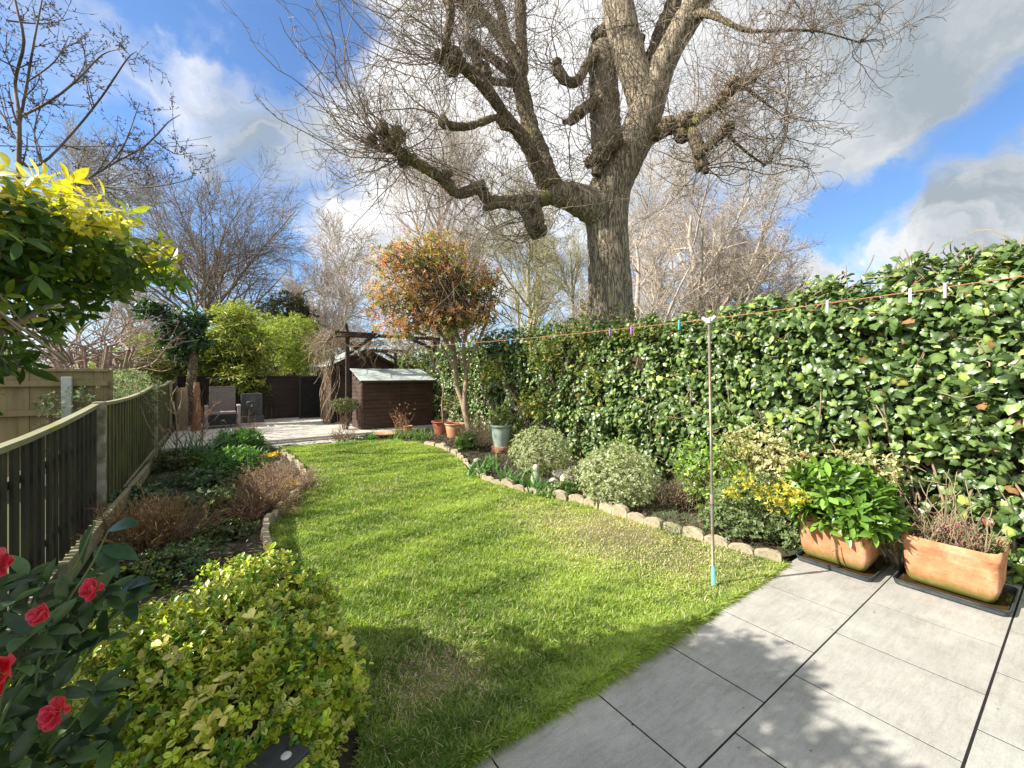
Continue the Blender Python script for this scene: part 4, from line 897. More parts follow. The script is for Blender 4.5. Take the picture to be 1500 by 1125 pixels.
patch('variegated_ivy', 'cream and green variegated climber low on the hedge behind the yellow bush', 'climber', [(PX(1110, 680, 4.72), (.22, .5, .25)), (PX(1190, 700, 4.7), (.2, .4, .25)), (PX(1270, 690, 4.75), (.15, .35, .2)), (PX(1110, 650, 4.7), (.2, .4, .2))], 900, 4, .042, [(.38, .38, .14), (.52, .48, .25), (.26, .32, .08)], edge=(.70, .64, .38), base=(4.75, 2.0, 0))
patch('lime_climber', 'fresh lime-green bush low against the hedge left of the metal prop', 'shrub', [(PX(1035, 690, 4.5), (.3, .42, .42)), (PX(1085, 735, 4.4), (.25, .3, .25))], 520, 4, .05, [(.22, .36, .06), (.32, .46, .08), (.14, .24, .04)], base=(4.5, 2.5, 0))

# ================================================================ right border shrubs
VARG = [(.13, .19, .07), (.20, .27, .10), (.28, .33, .16)]
def gshrub(name, label, px, py, rx, rz, n, size, cols, edge=None, k=4, tpl=OVAL, w=None, mat=LEAF, stem=STEM, cat='shrub', thick=.22, spread=.9, sq=.95, amp=.12, nst=30, ry=None, group=None, zc=.45):
    g = G(px, py); c = g+V(0, 0, rz*zc*2-.0); return patch(name, label, cat, [((g[0], g[1], rz*zc*2), (rx, ry or rx, rz))], n, k, size, cols, w, tpl, edge, mat, thick, stem, g, amp, spread, seed=int(px), nst=nst, group=group)
gshrub('variegated_euonymus', 'rounded grey-green variegated euonymus, the farther of two domes by the ivy', 792, 694, .47, .40, 1500, .032, VARG, (.62, .64, .42), 5)
gshrub('variegated_euonymus', 'wide grey-green variegated euonymus, the nearer of two domes by the ivy', 903, 738, .50, .36, 1800, .032, VARG, (.62, .64, .42), 5, ry=.5)
gshrub('yellow_leaved_shrub', 'tall yellow-tipped bush behind the nearer euonymus dome', 918, 695, .28, .32, 420, .045, [(.30, .34, .05), (.22, .30, .05)], None)
bg1 = G(1085, 800)
T = patch('dark_euonymus', 'bushy dark green euonymus with yellow tips beside the farther trough', 'shrub', [((bg1[0]+.30, bg1[1]+.05, .28), (.36, .32, .33)), ((bg1[0]+.38, bg1[1]-.28, .24), (.26, .26, .28)), ((bg1[0]+.12, bg1[1]+.18, .16), (.22, .25, .17))], 1700, 5, .032, [(.08, .14, .045), (.12, .19, .06), (.18, .26, .09)], None, OVAL, (.26, .32, .15), base=(bg1[0]+.3, bg1[1]-.05, 0), thick=.2)
for i, (px, py) in enumerate(((1074, 722), (1092, 703), (1118, 722), (1150, 716), (1140, 740), (1168, 728))):
    g = P(px, py, 3.7-.07*i); q, p = dome(26, g, .09, .034, [(.55, .50, .06), (.45, .46, .07), (.62, .52, .12)], k=5, thick=.4); q.build('yellow_tips', LEAF, T, origin=g)
gshrub('low_sedum_patch', 'low grey-green tufts behind the edging left of the pink flower', 990, 778, .26, .09, 260, .05, [(.14, .22, .10), (.2, .28, .13)], None, 5, BLADE)
g = G(1027, 776); T = thing('pink_primula', 'small bright magenta flower clump behind the cream edging stones', 'flower', g)
p = g+V(0, 0, .07)+rng.normal(size=(60, 3))*[.028, .03, .02]; tp, no = orient(60, rdir(60), .3, 1); MB().leaves(ROUND, p, tp, no, .022, colmix(60, [(.55, .02, .22), (.7, .08, .35)])).build('flowers', PETAL, T)
p = np.repeat(g[None], 14, 0); tp, no = orient(14, rdir(14)); tp[:, 2] = .4; MB().leaves(ROUND, p, nrm(tp), no, .07, colmix(14, [(.09, .17, .04)])).build('foliage', LEAF, T)
# strappy phormium-like plant
def strap(name, label, g, n, length, cols, droop=.5, tpl=STRAP, cat='plant', tiltv=.55, grp=None, w=None, mat=LEAF, spreadb=.05):
    T = thing(name, label, cat, g, grp); b = g+rng.normal(size=(n, 3))*[spreadb, spreadb, 0]; a = rng.uniform(0, 6.28, n); s_ = rng.uniform(.1, tiltv, n)
    o_ = np.stack([np.cos(a), np.sin(a), 0*a], 1); tp = nrm(o_*s_[:, None]+ZZ); no = nrm(ZZ*s_[:, None]-o_)
    MB().leaves(tpl, b, tp, -no*-1, length*rng.uniform(.6, 1.15, n), colmix(n, cols, w)).build('leaves', mat, T); return T
strap('yellow_striped_flax', 'arching yellow-green strap-leaved plant between green pot and ivy', G(764, 655)+V(0, 0, .05), 46, .85, [(.35, .40, .08), (.22, .32, .06), (.45, .42, .15)], tpl=t_blade(.06, .55, 7), tiltv=.8)
strap('bluebell_clump', 'low strappy green clump at the foot of the store beside the pale dish', G(543, 645), 90, .26, [(.08, .22, .04), (.12, .28, .06)], tiltv=.9)
for i, (px, py) in enumerate(((588, 644), (612, 645))): strap('daffodil_clump', ('upright grey-green bulb foliage just right of the terracotta dish' if i == 0 else 'upright grey-green bulb foliage at the small terracotta pot'), G(px, py), 110, .34, [(.16, .28, .10), (.24, .36, .15), (.1, .22, .05)], tiltv=.6, grp='bulb clumps in the border', spreadb=.14)
for i, (px, py, lb) in enumerate(((700, 700, 'broad-leaved bulb clump nearest the corner of the lawn edging'), (715, 690, 'broad-leaved bulb clump below the green glazed pot'), (748, 712, 'bulb clump in front of the farther euonymus dome'), (785, 722, 'small bulb clump behind the scalloped edging near the statue'))):
    strap('bulb_clump', lb, G(px, py), 46, .3, [(.10, .24, .06), (.16, .32, .08), (.08, .18, .05)], tiltv=.8, grp='bulb clumps in the border', tpl=t_blade(.12, .4, 5), spreadb=.09)
gshrub('rosette_plant', 'leafy bright green perennial beside the terracotta pot', 683, 660, .2, .2, 140, .08, [(.14, .24, .05), (.2, .3, .08)], None, 5)
gshrub('ground_cover_plant', 'low green ground cover behind the edging below the euonymus domes', 820, 726, .34, .08, 260, .045, [(.10, .2, .05), (.18, .28, .07), (.24, .3, .12)], None, 5, ry=.2)
gshrub('grey_lavender', 'small silvery plant among pale stones at the ivy foot', 838, 712, .12, .14, 120, .05, [(.3, .32, .24), (.4, .4, .32)], None, 6, DIAL)
# rocks
ROCK = M('pale_rockery_stone', (.36, .32, .25), (.62, .58, .50), 7, .9, .8, .01, c3=(.22, .20, .14), s3=4)
for i, (px, py, r, lb) in enumerate(((818, 700, .11, 'pale rough rock at the foot of the farther euonymus'), (832, 706, .10, 'grey rounded rock between the euonymus domes'), (812, 712, .09, 'flat cream rock just behind the edging stones'), (862, 690, .16, 'large white rock against the ivy foot'), (700, 678, .07, 'small pale rock beside the lawn corner'), (884, 742, .075, 'pale chunk of stone under the nearer euonymus'))):
    g = G(px, py); d = rdir(1); th, ph = np.meshgrid(np.linspace(0, math.pi, 12), np.arange(18)*2*math.pi/18, indexing='ij'); s_ = np.stack([np.sin(th)*np.cos(ph), np.sin(th)*np.sin(ph), np.cos(th)], -1).reshape(-1, 3)
    s2 = s_*(1+.25*lump(s_, 2.2, i+50)[:, None]+.05*lump(s_, 8, i)[:, None])*[1.2, .9, .8]*r; n = 18
    MB().add(g+s2+ZZ*r*.35, [(a*n+b, a*n+(b+1) % n, (a+1)*n+(b+1) % n, (a+1)*n+b) for a in range(11) for b in range(n)]).build('rock', ROCK); tag(COL.objects[-1], lb, 'rock', 'rocks in the ivy-side border')
# small statue: weathered seated cat-like stone figure reduced to what shows: a hooded small stone figure
g = G(785, 716); T = thing('stone_figure', 'small weathered stone figure in front of the farther euonymus dome', 'garden ornament', g)
MB().lathe(g, [(.001, 0), (.075, 0), (.078, .04), (.06, .05), (.062, .09), (.07, .13), (.06, .19), (.035, .225), (.03, .24)], 18).build('figure_body', ROCK, T)
MB().lathe(g+V(0, 0, .235), [(.001, 0), (.03, .005), (.045, .035), (.045, .06), (.03, .09), (.001, .10)], 16).build('figure_head', ROCK, T)
# back-right odds and ends under the photinia: dry brown undergrowth
def twiggy(name, label, g, n, h, spread_, mat, r=.004, sub=5, cat='shrub', bend=.3, group=None, up=.1):
    T = thing(name, label, cat, g, group); b = g+rng.normal(size=(n, 3))*[spread_*.3, spread_*.3, 0]; W_ = walk(b, nrm(rng.normal(size=b.shape)*[spread_/h, spread_/h, .15]+ZZ), rng.uniform(.5, 1.1, n)*h, 7, up, bend); q = MB(); q.tubes(W_, np.full(W_.shape[:2], r)*np.linspace(1, .5, 8), 4)
    A, ar = grow(W_, np.full(W_.shape[:2], r*.9), sub, .2, 1, .6, h*.35, .3, 5, up, .4, .7, r*.4); q.tubes(A, ar, 3); B, br = grow(A, ar, 2, .3, 1, .6, h*.15, .3, 3, up, .4, .8, r*.35); q.tubes(B, br, 3); q.build('stems', mat, T); return T
RED = M('russet_stem', (.20, .09, .05), (.38, .20, .12), 10, .8); BRN = M('dry_brown_stem', (.20, .12, .07), (.36, .24, .15), 10, .85)
twiggy('dry_undergrowth', 'tangle of dry brown stems round the foot of the photinia', G(700, 655), 60, .75, .5, STEM_TAN, .006, 5)
twiggy('dry_undergrowth', 'dry brown stems at the hedge foot between the euonymus domes and the prop', G(985, 762)+V(.45, .2, 0), 60, .45, .35, STEM_TAN, .004, 5)
T = twiggy('russet_shrub', 'small russet dead-leaved shrub before the low store front', G(588, 640), 16, .75, .28, RED, .006, 4); g = G(588, 640); p = g+V(0, 0, .45)+rng.normal(size=(60, 3))*[.15, .12, .22]; tp, no = orient(60, rdir(60)); MB().leaves(OVAL, p, tp, no, .07, colmix(60, [(.25, .12, .06), (.35, .22, .12)])).build('foliage', LEAF, T)
gshrub('clipped_bush', 'small olive-green bush on a stem at the left corner of the low store', 505, 636, .36, .18, 330, .05, [(.09, .11, .04), (.14, .15, .06)], None, 4, zc=2.1)
twiggy('dead_perennial', 'brown dead stalks at the corner of the terrace step', G(503, 646), 60, .4, .4, BRN, .005, 4)
gshrub('white_flower_patch', 'low patch of tiny white flowers at the far lawn edge', 510, 647, .35, .06, 200, .04, [(.45, .48, .4), (.12, .2, .06)], None, 4, zc=.3)

# ================================================================ photinia
ph_b = G(692, 653); PD = 9.2
T = thing('photinia_tree', 'small tree with copper-red and green leaves on forked bare stems', 'tree', ph_b)
def tr(pts, r, sides=8): pts = np.array(pts); return smooth_path(pts, .12), r
q = MB()
def limb(mb, pts, rs, sides=10, step=.12, rough=0, knob=0):
    pts = np.array(pts, float); a = np.concatenate([pts, np.array(rs, float)[:, None]], 1)
    q_ = np.concatenate([[2*a[0]-a[1]], a, [2*a[-1]-a[-2]]]); out = []
    for i in range(1, len(q_)-2):
        n = max(2, int(np.linalg.norm(q_[i+1, :3]-q_[i, :3])/step)); u = np.linspace(0, 1, n, endpoint=False)[:, None]
        out.append(.5*((2*q_[i])+(-q_[i-1]+q_[i+1])*u+(2*q_[i-1]-5*q_[i]+4*q_[i+1]-q_[i+2])*u**2+(-q_[i-1]+3*q_[i]-3*q_[i+1]+q_[i+2])*u**3))
    s = np.concatenate(out+[a[-1:]]); path = s[:, :3]; rad = np.maximum(s[:, 3], .004)
    if knob: rad = rad*(1+knob*rng.normal(size=len(rad))*.5+knob*np.abs(lump(path, 8, 3)))
    mb.tubes(path, rad, sides, rough=rough, cap=True); return path, rad
ends = []
for pts, rs in (([(692, 653), (683, 610), (676, 585), (668, 560), (666, 520), (655, 470), (640, 410)], [.085, .07, .06, .055, .05, .04, .025]),
                ([(683, 612), (681, 580), (683, 545), (679, 510), (690, 460), (700, 410)], [.07, .055, .05, .045, .035, .02]),
                ([(666, 520), (640, 480), (600, 440), (575, 400)], [.04, .035, .028, .018]), ([(668, 545), (640, 500), (590, 480), (565, 470)], [.035, .03, .024, .016]),
                ([(679, 510), (650, 450), (620, 380), (610, 350)], [.04, .034, .024, .016]), ([(683, 540), (705, 490), (718, 450), (720, 400)], [.035, .03, .024, .014])):
    limb(q, [P(a, b, PD-.0+.4*math.sin(i*1.7+a)*(i/5)) if (i or b < 650) else ph_b for i, (a, b) in enumerate(pts)], rs, 8)
q.build('trunk', STEM_TAN, T)
ells = [E(560, 440, 9.1, .45, .5, .5), E(715, 420, 9.2, .45, .5, .5), E(630, 372, 9.1, .95, 1.0, .55), E(600, 430, 9.0, .8, .9, .6), E(680, 410, 9.2, .75, .9, .55), E(590, 480, 9.0, .62, .7, .34), E(660, 470, 8.9, .8, .8, .42), E(575, 385, 9.2, .5, .6, .5), E(700, 460, 9.1, .4, .6, .4)]
p, N = shell(ells, 2800, .5, .35, 5, 4); P_, tp, no, sz, own = whorl(p, N, 5, .09, .9)
red = rng.random(len(p)) < np.clip(.66+.4*lump(p, 3, 7)+.25*N[:, 2], .15, .95)
c = colmix(len(p), [(.14, .19, .05), (.22, .27, .08), (.42, .42, .18)], [3, 3, 2]); c[red] = colmix(red.sum(), [(.62, .30, .15), (.68, .40, .22), (.58, .17, .11), (.52, .36, .16)], [3, 3, .8, 2])
MB().leaves(LANCE, P_, tp, no, sz, c[own]*(1+.1*rng.normal(size=(len(own), 1)))).build('crown', LEAF, T)
k = p[rng.choice(len(p), 240)]; stems_to(P(668, 470, PD), k, .012, n=240, spreadb=.5, wob=.08).build('branches', STEM, T)

# ================================================================ the big pollarded tree
BD = 8.5
T = thing('pollarded_tree', 'huge bare pollarded tree with ridged pale trunk behind the ivy hedge', 'tree', P(897, 548, BD)*[1, 1, 0])
mpx = BD/FP
def LP(lst, dz=0): # (px,py,r_px,depth offset)
    return [P(a, b, BD+dd+dz) for a, b, r, dd in lst], [r*(BD+dd+dz)/FP for a, b, r, dd in lst]
q = MB(); tr_ = P(897, 548, BD)
a, b = LP([(893, 520, 40, 0), (894, 470, 35, 0), (893, 420, 31, 0), (891, 370, 30, 0), (889, 330, 30, 0), (888, 300, 32, 0), (897, 268, 30, 0), (914, 235, 27, 0), (932, 200, 26, 0), (947, 160, 25, 0), (962, 115, 21, 0), (983, 70, 18, 0), (1003, 35, 19, -.1), (1024, 0, 18, -.2), (1045, -50, 15, -.4), (1062, -120, 12, -.7), (1070, -200, 8, -.9)])
a = [V(a[0][0], a[0][1], -.1)]+a; b = [b[0]*1.35]+b; Ptr = limb(q, a, b, 44, .06)
a, b = LP([(948, 160, 22, 0), (934, 120, 22, .05), (920, 75, 22, .15), (909, 30, 22, .2), (903, -10, 21, .3), (890, -70, 20, .4), (885, -150, 14, .4)]); limb(q, a, b, 36, .07)
a, b = LP([(892, 265, 20, .45), (889, 215, 21, .55), (886, 170, 21, .6), (884, 120, 20, .6), (883, 85, 21, .6), (882, 68, 16, .6)]); limb(q, a, b, 32, .07, 0, .1)
# bulge under the fork to the left limb
a, b = LP([(884, 312, 27, -.1), (862, 300, 23, -.15), (838, 289, 20, -.2), (812, 284, 16, -.3), (798, 280, 12, -.35)]); limb(q, a, b, 28, .07, 0, .06)
# displace for ridged bark: vertical furrows following the trunk
for i in range(len(q.v)):
    v = q.v[i]; c = v.mean(0); r_ = v-c; k3 = v*np.array([22, 22, 2.6]); q.v[i] = v+nrm(np.stack([v[:, 0]-np.interp(v[:, 2], Ptr[0][:, 2], Ptr[0][:, 0]), v[:, 1]-np.interp(v[:, 2], Ptr[0][:, 2], Ptr[0][:, 1]), 0*v[:, 0]], 1))*((.010*lump(k3, 1, 3)+.012*lump(v, 5, 4))[:, None])
q.build('trunk', BARK_BIG, T)
limbs = [ # px,py,rpx,depth off
 [(815, 284, 15, -.3), (790, 292, 12, -.4), (755, 295, 10, -.6), (716, 294, 9, -.8), (702, 276, 10, -.9), (670, 284, 8, -1.1), (649, 263, 9, -1.2), (620, 245, 8, -1.4), (592, 228, 9, -1.5), (572, 214, 9, -1.6), (562, 218, 6, -1.6)],
 [(816, 284, 17, -.3), (800, 252, 16, -.2), (790, 220, 14, -.1), (777, 185, 13, 0), (766, 142, 12.5, .1), (758, 100, 12, .2), (741, 64, 11, .3), (720, 36, 9.5, .4), (695, 12, 9, .4), (668, -5, 8, .4), (640, -30, 6, .4)],
 [(800, 272, 13, -.4), (784, 240, 12, -.6), (773, 213, 11, -.8), (741, 171, 9, -1.0), (713, 132, 9.5, -1.3), (690, 108, 10, -1.5), (668, 92, 9, -1.6), (650, 82, 7, -1.6)],
 [(766, 110, 9, .2), (764, 70, 9, .2), (763, 30, 9, .2), (761, -10, 8, .2), (755, -60, 6, .2)],
 [(752, 186, 7, -1), (738, 183, 9, -1), (728, 172, 5.5, -1.1), (700, 181, 5.5, -1.3), (677, 186, 6, -1.4), (650, 182, 7, -1.5), (644, 176, 4, -1.5)],
 [(752, 108, 9, .2), (735, 96, 8, 0), (713, 80, 7.5, -.1), (690, 72, 8, -.2), (680, 70, 6, -.2)],
 [(750, 122, 6, .2), (728, 120, 5.5, -.3), (706, 113, 8, -.5), (700, 100, 8, -.5)],
 [(741, 64, 8, .3), (735, 20, 7, .5), (722, -20, 7, .6), (715, -60, 5, .6)],
 [(658, 92, 7, -1.6), (655, 60, 7, -1.7), (660, 20, 7, -1.8), (655, -20, 6, -1.8)],
 [(780, 292, 9, -.4), (786, 315, 11, -.5), (783, 334, 13, -.5), (776, 342, 8, -.5)],
 [(785, 303, 6, -.5), (755, 303, 6, -.9), (735, 300, 5.5, -1.1), (710, 305, 5, -1.3)], [(762, 303, 6, -.7), (774, 322, 8, -.8), (782, 330, 8, -.8)],
 [(874, 80, 8, .4), (858, 96, 7.5, .2), (853, 108, 7, .1), (842, 121, 8, 0), (826, 116, 8, 0), (818, 104, 9, 0), (812, 95, 5, 0)],
 [(875, 150, 9, .4), (855, 160, 9, .2), (840, 174, 8.5, .1), (833, 180, 6, .1)],
 [(950, 200, 15, 0), (975, 188, 12, -.2), (993, 182, 12, -.4), (1012, 192, 10, -.6), (1022, 215, 10, -.8), (1028, 240, 9, -.9), (1026, 248, 6, -.9)],
 [(995, 186, 10, -.4), (1020, 176, 8.5, -.7), (1045, 158, 8, -.9), (1063, 138, 9, -1.0), (1082, 124, 8.5, -1.1), (1096, 119, 7, -1.2)],
 [(1018, 228, 9, -.9), (1040, 212, 7.5, -1.1), (1062, 190, 8, -1.3), (1068, 183, 5, -1.3)],
 [(905, 205, 12, -.3), (890, 214, 15, -.4), (880, 226, 14, -.4), (876, 240, 9, -.4)],
 [(1010, 25, 9, -.2), (1035, 20, 6, -.5), (1060, 30, 4, -.8), (1100, 45, 3, -1.1), (1190, 45, 1.6, -1.3), (1260, 62, 1, -1.4)], [(1085, 122, 3, -1.1), (1120, 150, 2, -1.2), (1150, 172, 1.2, -1.2)], [(1060, 192, 3, -1.3), (1090, 220, 2, -1.2), (1120, 242, 1.2, -1.0)],
 [(955, 95, 12, .2), (968, 50, 13, .4), (985, 10, 12, .5), (1000, -40, 10, .6)]]
LPts = []; LR = []; LO = []
for l in limbs:
    q = MB(); a, b = LP(l); b = [x*.88 for x in b]; pa, ra = limb(q, a, b, 16, .07, .05, .10); LPts.append(pa); LR.append(ra); LO.append(q.build('limb', BARK_LIMB, T))
# knuckles: pollard knobs at limb ends
q = MB(); knobs = [(572, 212, -1.6, 12, 1.7), (596, 226, -1.5, 7, .8), (665, 88, -1.6, 11, 1.3), (650, 84, -1.7, 6, .8), (640, -20, -1.2, 6, .9), (600, 232, -1.5, 5, .6), (690, 72, -.2, 9, .6), (703, 103, -.5, 9, .5), (650, 181, -1.5, 6, .45), (783, 334, -.5, 14, .5), (695, 10, .4, 10, .9), (763, 20, .2, 9, .6), (816, 100, 0, 8, .4), (833, 178, .1, 8, .3), (882, 70, .6, 22, 1), (878, 232, -.4, 13, .5), (1096, 120, -1.2, 8, 1.1), (1066, 186, -1.3, 7, .7), (1027, 244, -.9, 8, .6), (1000, 183, -.5, 13, .5), (985, 188, -.4, 13, .4), (702, 276, -.9, 9, .4), (655, 262, -1.2, 8, .4), (960, 130, 0, 9, .2), (1045, -50, -.4, 14, 1.0), (885, -150, .4, 14, .9), (755, -60, .2, 8, .9), (715, -60, .6, 8, .8), (640, -30, .4, 8, .9), (655, -20, -1.8, 8, .9), (1000, -40, .6, 10, .9), (1055, 158, -.9, 7, .5), (1080, 125, -1.1, 8, .6), (790, 290, -.3, 10, .3), (845, 285, -.2, 11, .3), (940, 60, .5, 5, .3), (1118, 60, -1.2, 2, .5), (1190, 45, -1.3, 2, .8), (1260, 60, -1.4, 2, .6), (1150, 170, -1.2, 2, .7), (1120, 240, -1.0, 2, .6), (1070, -200, -.9, 8, .9), (820, -120, .3, 6, .9), (590, -80, -1.0, 6, .8), (1130, -90, -1.6, 6, .9)]
th, ph = np.meshgrid(np.linspace(0, math.pi, 10), np.arange(14)*2*math.pi/14, indexing='ij'); s_ = np.stack([np.sin(th)*np.cos(ph), np.sin(th)*np.sin(ph), np.cos(th)], -1).reshape(-1, 3)
for i, (px, py, dd, r, w_) in enumerate(knobs):
    if py < -60 and i > 34: continue
    c = P(px, py, BD+dd); rr2 = r*BD/FP
    q = MB()
    for j in range(3): q.add(c+rng.normal(size=3)*rr2*.5+s_*rr2*rng.uniform(.5, .95)*(1+.35*lump(s_, 3.5, i*7+j)[:, None]), [(a*14+b, a*14+(b+1) % 14, (a+1)*14+(b+1) % 14, (a+1)*14+b) for a in range(9) for b in range(14)])
    li = int(np.argmin([np.linalg.norm(l_-c, axis=1).min() for l_ in LPts])); q.build('pollard_knuckle', BARK_LIMB, LO[li])
# whippy shoots
ctr = P(880, 330, BD); SP, SD, SLen = [], [], []
for px, py, dd, r, w_ in knobs:
    n = int(22*w_); c = P(px, py, BD+dd); out = nrm(c-ctr); SP.append(np.repeat(c[None], n, 0)+rng.normal(size=(n, 3))*r*BD/FP*.5)
    SD.append(nrm(out*.7+rng.normal(size=(n, 3))*.75+ZZ*.1)); SLen.append(rng.uniform(.9, 2.6, n))
for pa, ra in zip(LPts, LR):
    n = int(len(pa)*.5)+4; k = rng.integers(0, len(pa), n); out = nrm(pa[k]-ctr); SP.append(pa[k]); SD.append(nrm(out*.3+rng.normal(size=(n, 3))*.75+ZZ*.3)); SLen.append(rng.uniform(.5, 1.9, n))
SP, SD, SLen = np.concatenate(SP), np.concatenate(SD), np.concatenate(SLen)
SLen *= np.where(SP@RT > ctr@RT+1.8, .8, 1)
SD = nrm(SD-ZZ*.25*(rng.random((len(SD), 1)) < .5)); W1 = walk(SP, SD, SLen*.95, 14, .3, 1.15); R1 = (.011*np.clip(SLen/2, .5, 1.2))[:, None]*np.linspace(1, .35, 15)
W2, R2 = grow(W1, R1, 4, .15, .98, .8, .8, .4, 7, .35, 1.2, .75, .0055)
W3, R3 = grow(W2, R2, 2, .25, 1, .7, .36, .4, 5, .35, .8, .8, .0045)
# tips that curl up with a bud
q = MB(); q.tubes(W1, R1, 4); q.tubes(W2, R2, 3); q.tubes(W3, R3, 3)
e_ = np.concatenate([W2[:, -1], W3[:, -1]]); q.leaves(OVAL, e_, nrm(rdir(len(e_))+ZZ*.6), rdir(len(e_)), .022, (.1, .08, .06))
q.build('twigs', TWIG, T)
# ivy at the foot
p = np.array([P(893, 480+18*rng.normal(), BD) for _ in range(260)]); a = rng.uniform(0, 6.28, 260); p = p+np.stack([np.cos(a), np.sin(a), 0*a], 1)*.53; tp, no = orient(260, np.stack([np.cos(a), np.sin(a), 0*a], 1)); MB().leaves(IVY, p, tp, no, .07, colmix(260, [(.14, .2, .05), (.25, .28, .06)])).build('ivy', LEAF, T)
# ================================================================ background trees
def gb(px, d): r = P(px, 548, d); return V(r[0], r[1], 0)
bare_tree('round_bare_tree', 'rounded grey bare tree far beyond the end of the garden', gb(300, 34), 11.5, 9.0, TWIG, .42, (26, 11, 8, 4), lean=(0, 0), up=.16, t0=.5, rmin=.014, wig=.16, ang=.8, tl=.1)
bare_tree('bare_tree', 'tall grey bare tree behind the yellow-topped shrub at far left', gb(85, 22), 14.2, 5.0, TWIG_GREY, .34, (18, 9, 8, 4), up=.3, t0=.25, rmin=.014, buds=(1800, .07, [(.16, .12, .08), (.22, .2, .13)]))
bare_tree('bare_tree', 'low wide bare tree between the yellow shrub and the round bare tree', gb(190, 40), 12, 6, TWIG_PALE, .35, (16, 9, 7, 4), up=.3, rmin=.02)
bare_tree('bare_tree', 'slender bare tree just left of the copper-red photinia', gb(505, 30), 11.5, 4.0, TWIG_PALE, .22, (15, 9, 8, 4), up=.42, rmin=.015)
bare_tree('bare_tree', 'low hazy bare tree rising behind the pergola', gb(470, 42), 11, 5.5, TWIG_PALE, .3, (16, 9, 8, 4), up=.35, rmin=.02)
bare_tree('upright_bare_tree', 'tall upright bare tree fanning out behind the photinia crown', gb(640, 24), 14.8, 6.2, TWIG_PALE, .3, (22, 10, 8, 4), up=.62, t0=.12, rmin=.012, wig=.15, ang=.6)
bare_tree('upright_bare_tree', 'bare greenish tree filling the gap between photinia and big trunk', gb(775, 20), 10.3, 4.0, TWIG_GREEN, .2, (18, 9, 8, 4), up=.5, t0=.1, rmin=.010, ang=.65, buds=(2500, .05, [(.22, .24, .09), (.3, .28, .14)]))
bare_tree('bare_tree', 'bare tree whose twigs show close against the left side of the big trunk', gb(838, 16), 7.6, 2.6, TWIG_GREEN, .14, (14, 9, 7, 4), up=.5, t0=.1, rmin=.008, ang=.6, buds=(2200, .05, [(.2, .24, .07), (.3, .32, .1)]))
bare_tree('budding_tree', 'wide brown budding tree behind the ivy right of the big trunk', gb(1010, 17), 9.8, 4.6, TWIG_PALE, .27, (20, 10, 9, 5), up=.28, t0=.1, rmin=.010, ang=.9, buds=(7000, .055, [(.24, .15, .11), (.30, .22, .16), (.18, .12, .09)]))
bare_tree('budding_tree', 'smaller brown budding tree at the right end of the bare trees above the ivy', gb(1095, 18), 7.3, 3.2, TWIG_PALE, .2, (16, 10, 9, 5), up=.22, t0=.15, rmin=.010, ang=.9, buds=(5200, .055, [(.24, .15, .11), (.30, .22, .16)]))
bare_tree('bare_tree', 'pale bare tree directly behind the lower trunk of the big tree', gb(935, 13), 7.0, 3.0, TWIG_PALE, .16, (14, 9, 8, 4), up=.35, t0=.1, rmin=.008, ang=.8)
# dark spurred fruit tree top left
T = thing('spurred_fruit_tree', 'near bare fruit tree with knobbly dark spurs at the top left', 'tree', gb(20, 7.0)); FD = 7.0
q = MB(); br = [[(28, 560, 9), (24, 400, 8), (26, 300, 7), (28, 180, 6), (22, 120, 5), (35, 60, 4), (22, 0, 3), (15, -80, 2)], [(27, 190, 5), (40, 120, 4), (50, 60, 3), (65, -20, 2), (70, -60, 1.5)], [(27, 172, 4.5), (70, 150, 3.5), (110, 120, 3), (150, 80, 2), (185, 70, 1.2)], [(26, 240, 5), (60, 240, 4), (110, 190, 3.5), (150, 140, 3), (185, 88, 2), (200, 75, 1)], [(50, 330, 5), (110, 275, 4), (165, 240, 3.5), (215, 212, 3), (245, 180, 2), (264, 168, 1)], [(225, 205, 2.2), (255, 225, 1.6), (283, 224, 1)], [(10, 30, 3), (60, 35, 2), (105, 27, 1)], [(35, 60, 2.5), (-20, 30, 2), (-60, 10, 1)], [(120, 270, 2.5), (190, 275, 2), (250, 270, 1.5), (283, 260, 1)], [(150, 250, 2.4), (180, 215, 2), (205, 150, 1)], [(27, 210, 3), (-10, 150, 2.5), (-60, 110, 2)], [(60, 240, 2.5), (50, 190, 2), (70, 130, 1.2)], [(110, 120, 2), (125, 90, 1.6), (120, 60, 1)], [(215, 212, 2), (200, 240, 1.6), (230, 260, 1)], [(25, 100, 2.6), (-20, 80, 2), (-70, 85, 2)], [(40, 120, 2.6), (80, 90, 2), (100, 55, 1.2)]]
sm = []; rd = []
for i, l in enumerate(br):
    pa, ra = limb(q, [P(a, b, FD+.8*math.sin(i*2.1)*(k/len(l))+.3*math.sin(k*2+i)) for k, (a, b, r) in enumerate(l)], [r*FD/FP*.45 for a, b, r in l], 7, .2)
    u = np.linspace(0, len(pa)-1, 12).astype(int); sm.append(pa[u]); rd.append(ra[u])
q.build('trunk', TWIG_DARK, T); q = MB(); sm, rd = np.array(sm), np.array(rd)
A, ar = grow(sm, rd, 9, .1, 1, .8, .75, .4, 7, .15, .18, .6, .005); q.tubes(A, ar, 4); B, bb = grow(A, ar, 3, .2, 1, .8, .4, .4, 5, .1, .2, .7, .005); q.tubes(B, bb, 3)
allp = np.concatenate([A, np.pad(B, ((0, 0), (0, 2), (0, 0)), mode='edge')]); rr3 = np.concatenate([ar, np.pad(bb, ((0, 0), (0, 2)), mode='edge')])
C_, cc = grow(allp, rr3, 6, .1, 1, 1.2, .045, .3, 3, .1, .4, 1.2, .0055, taper=1.2); q.tubes(C_, cc, 4); q.build('crown', TWIG_DARK, T)
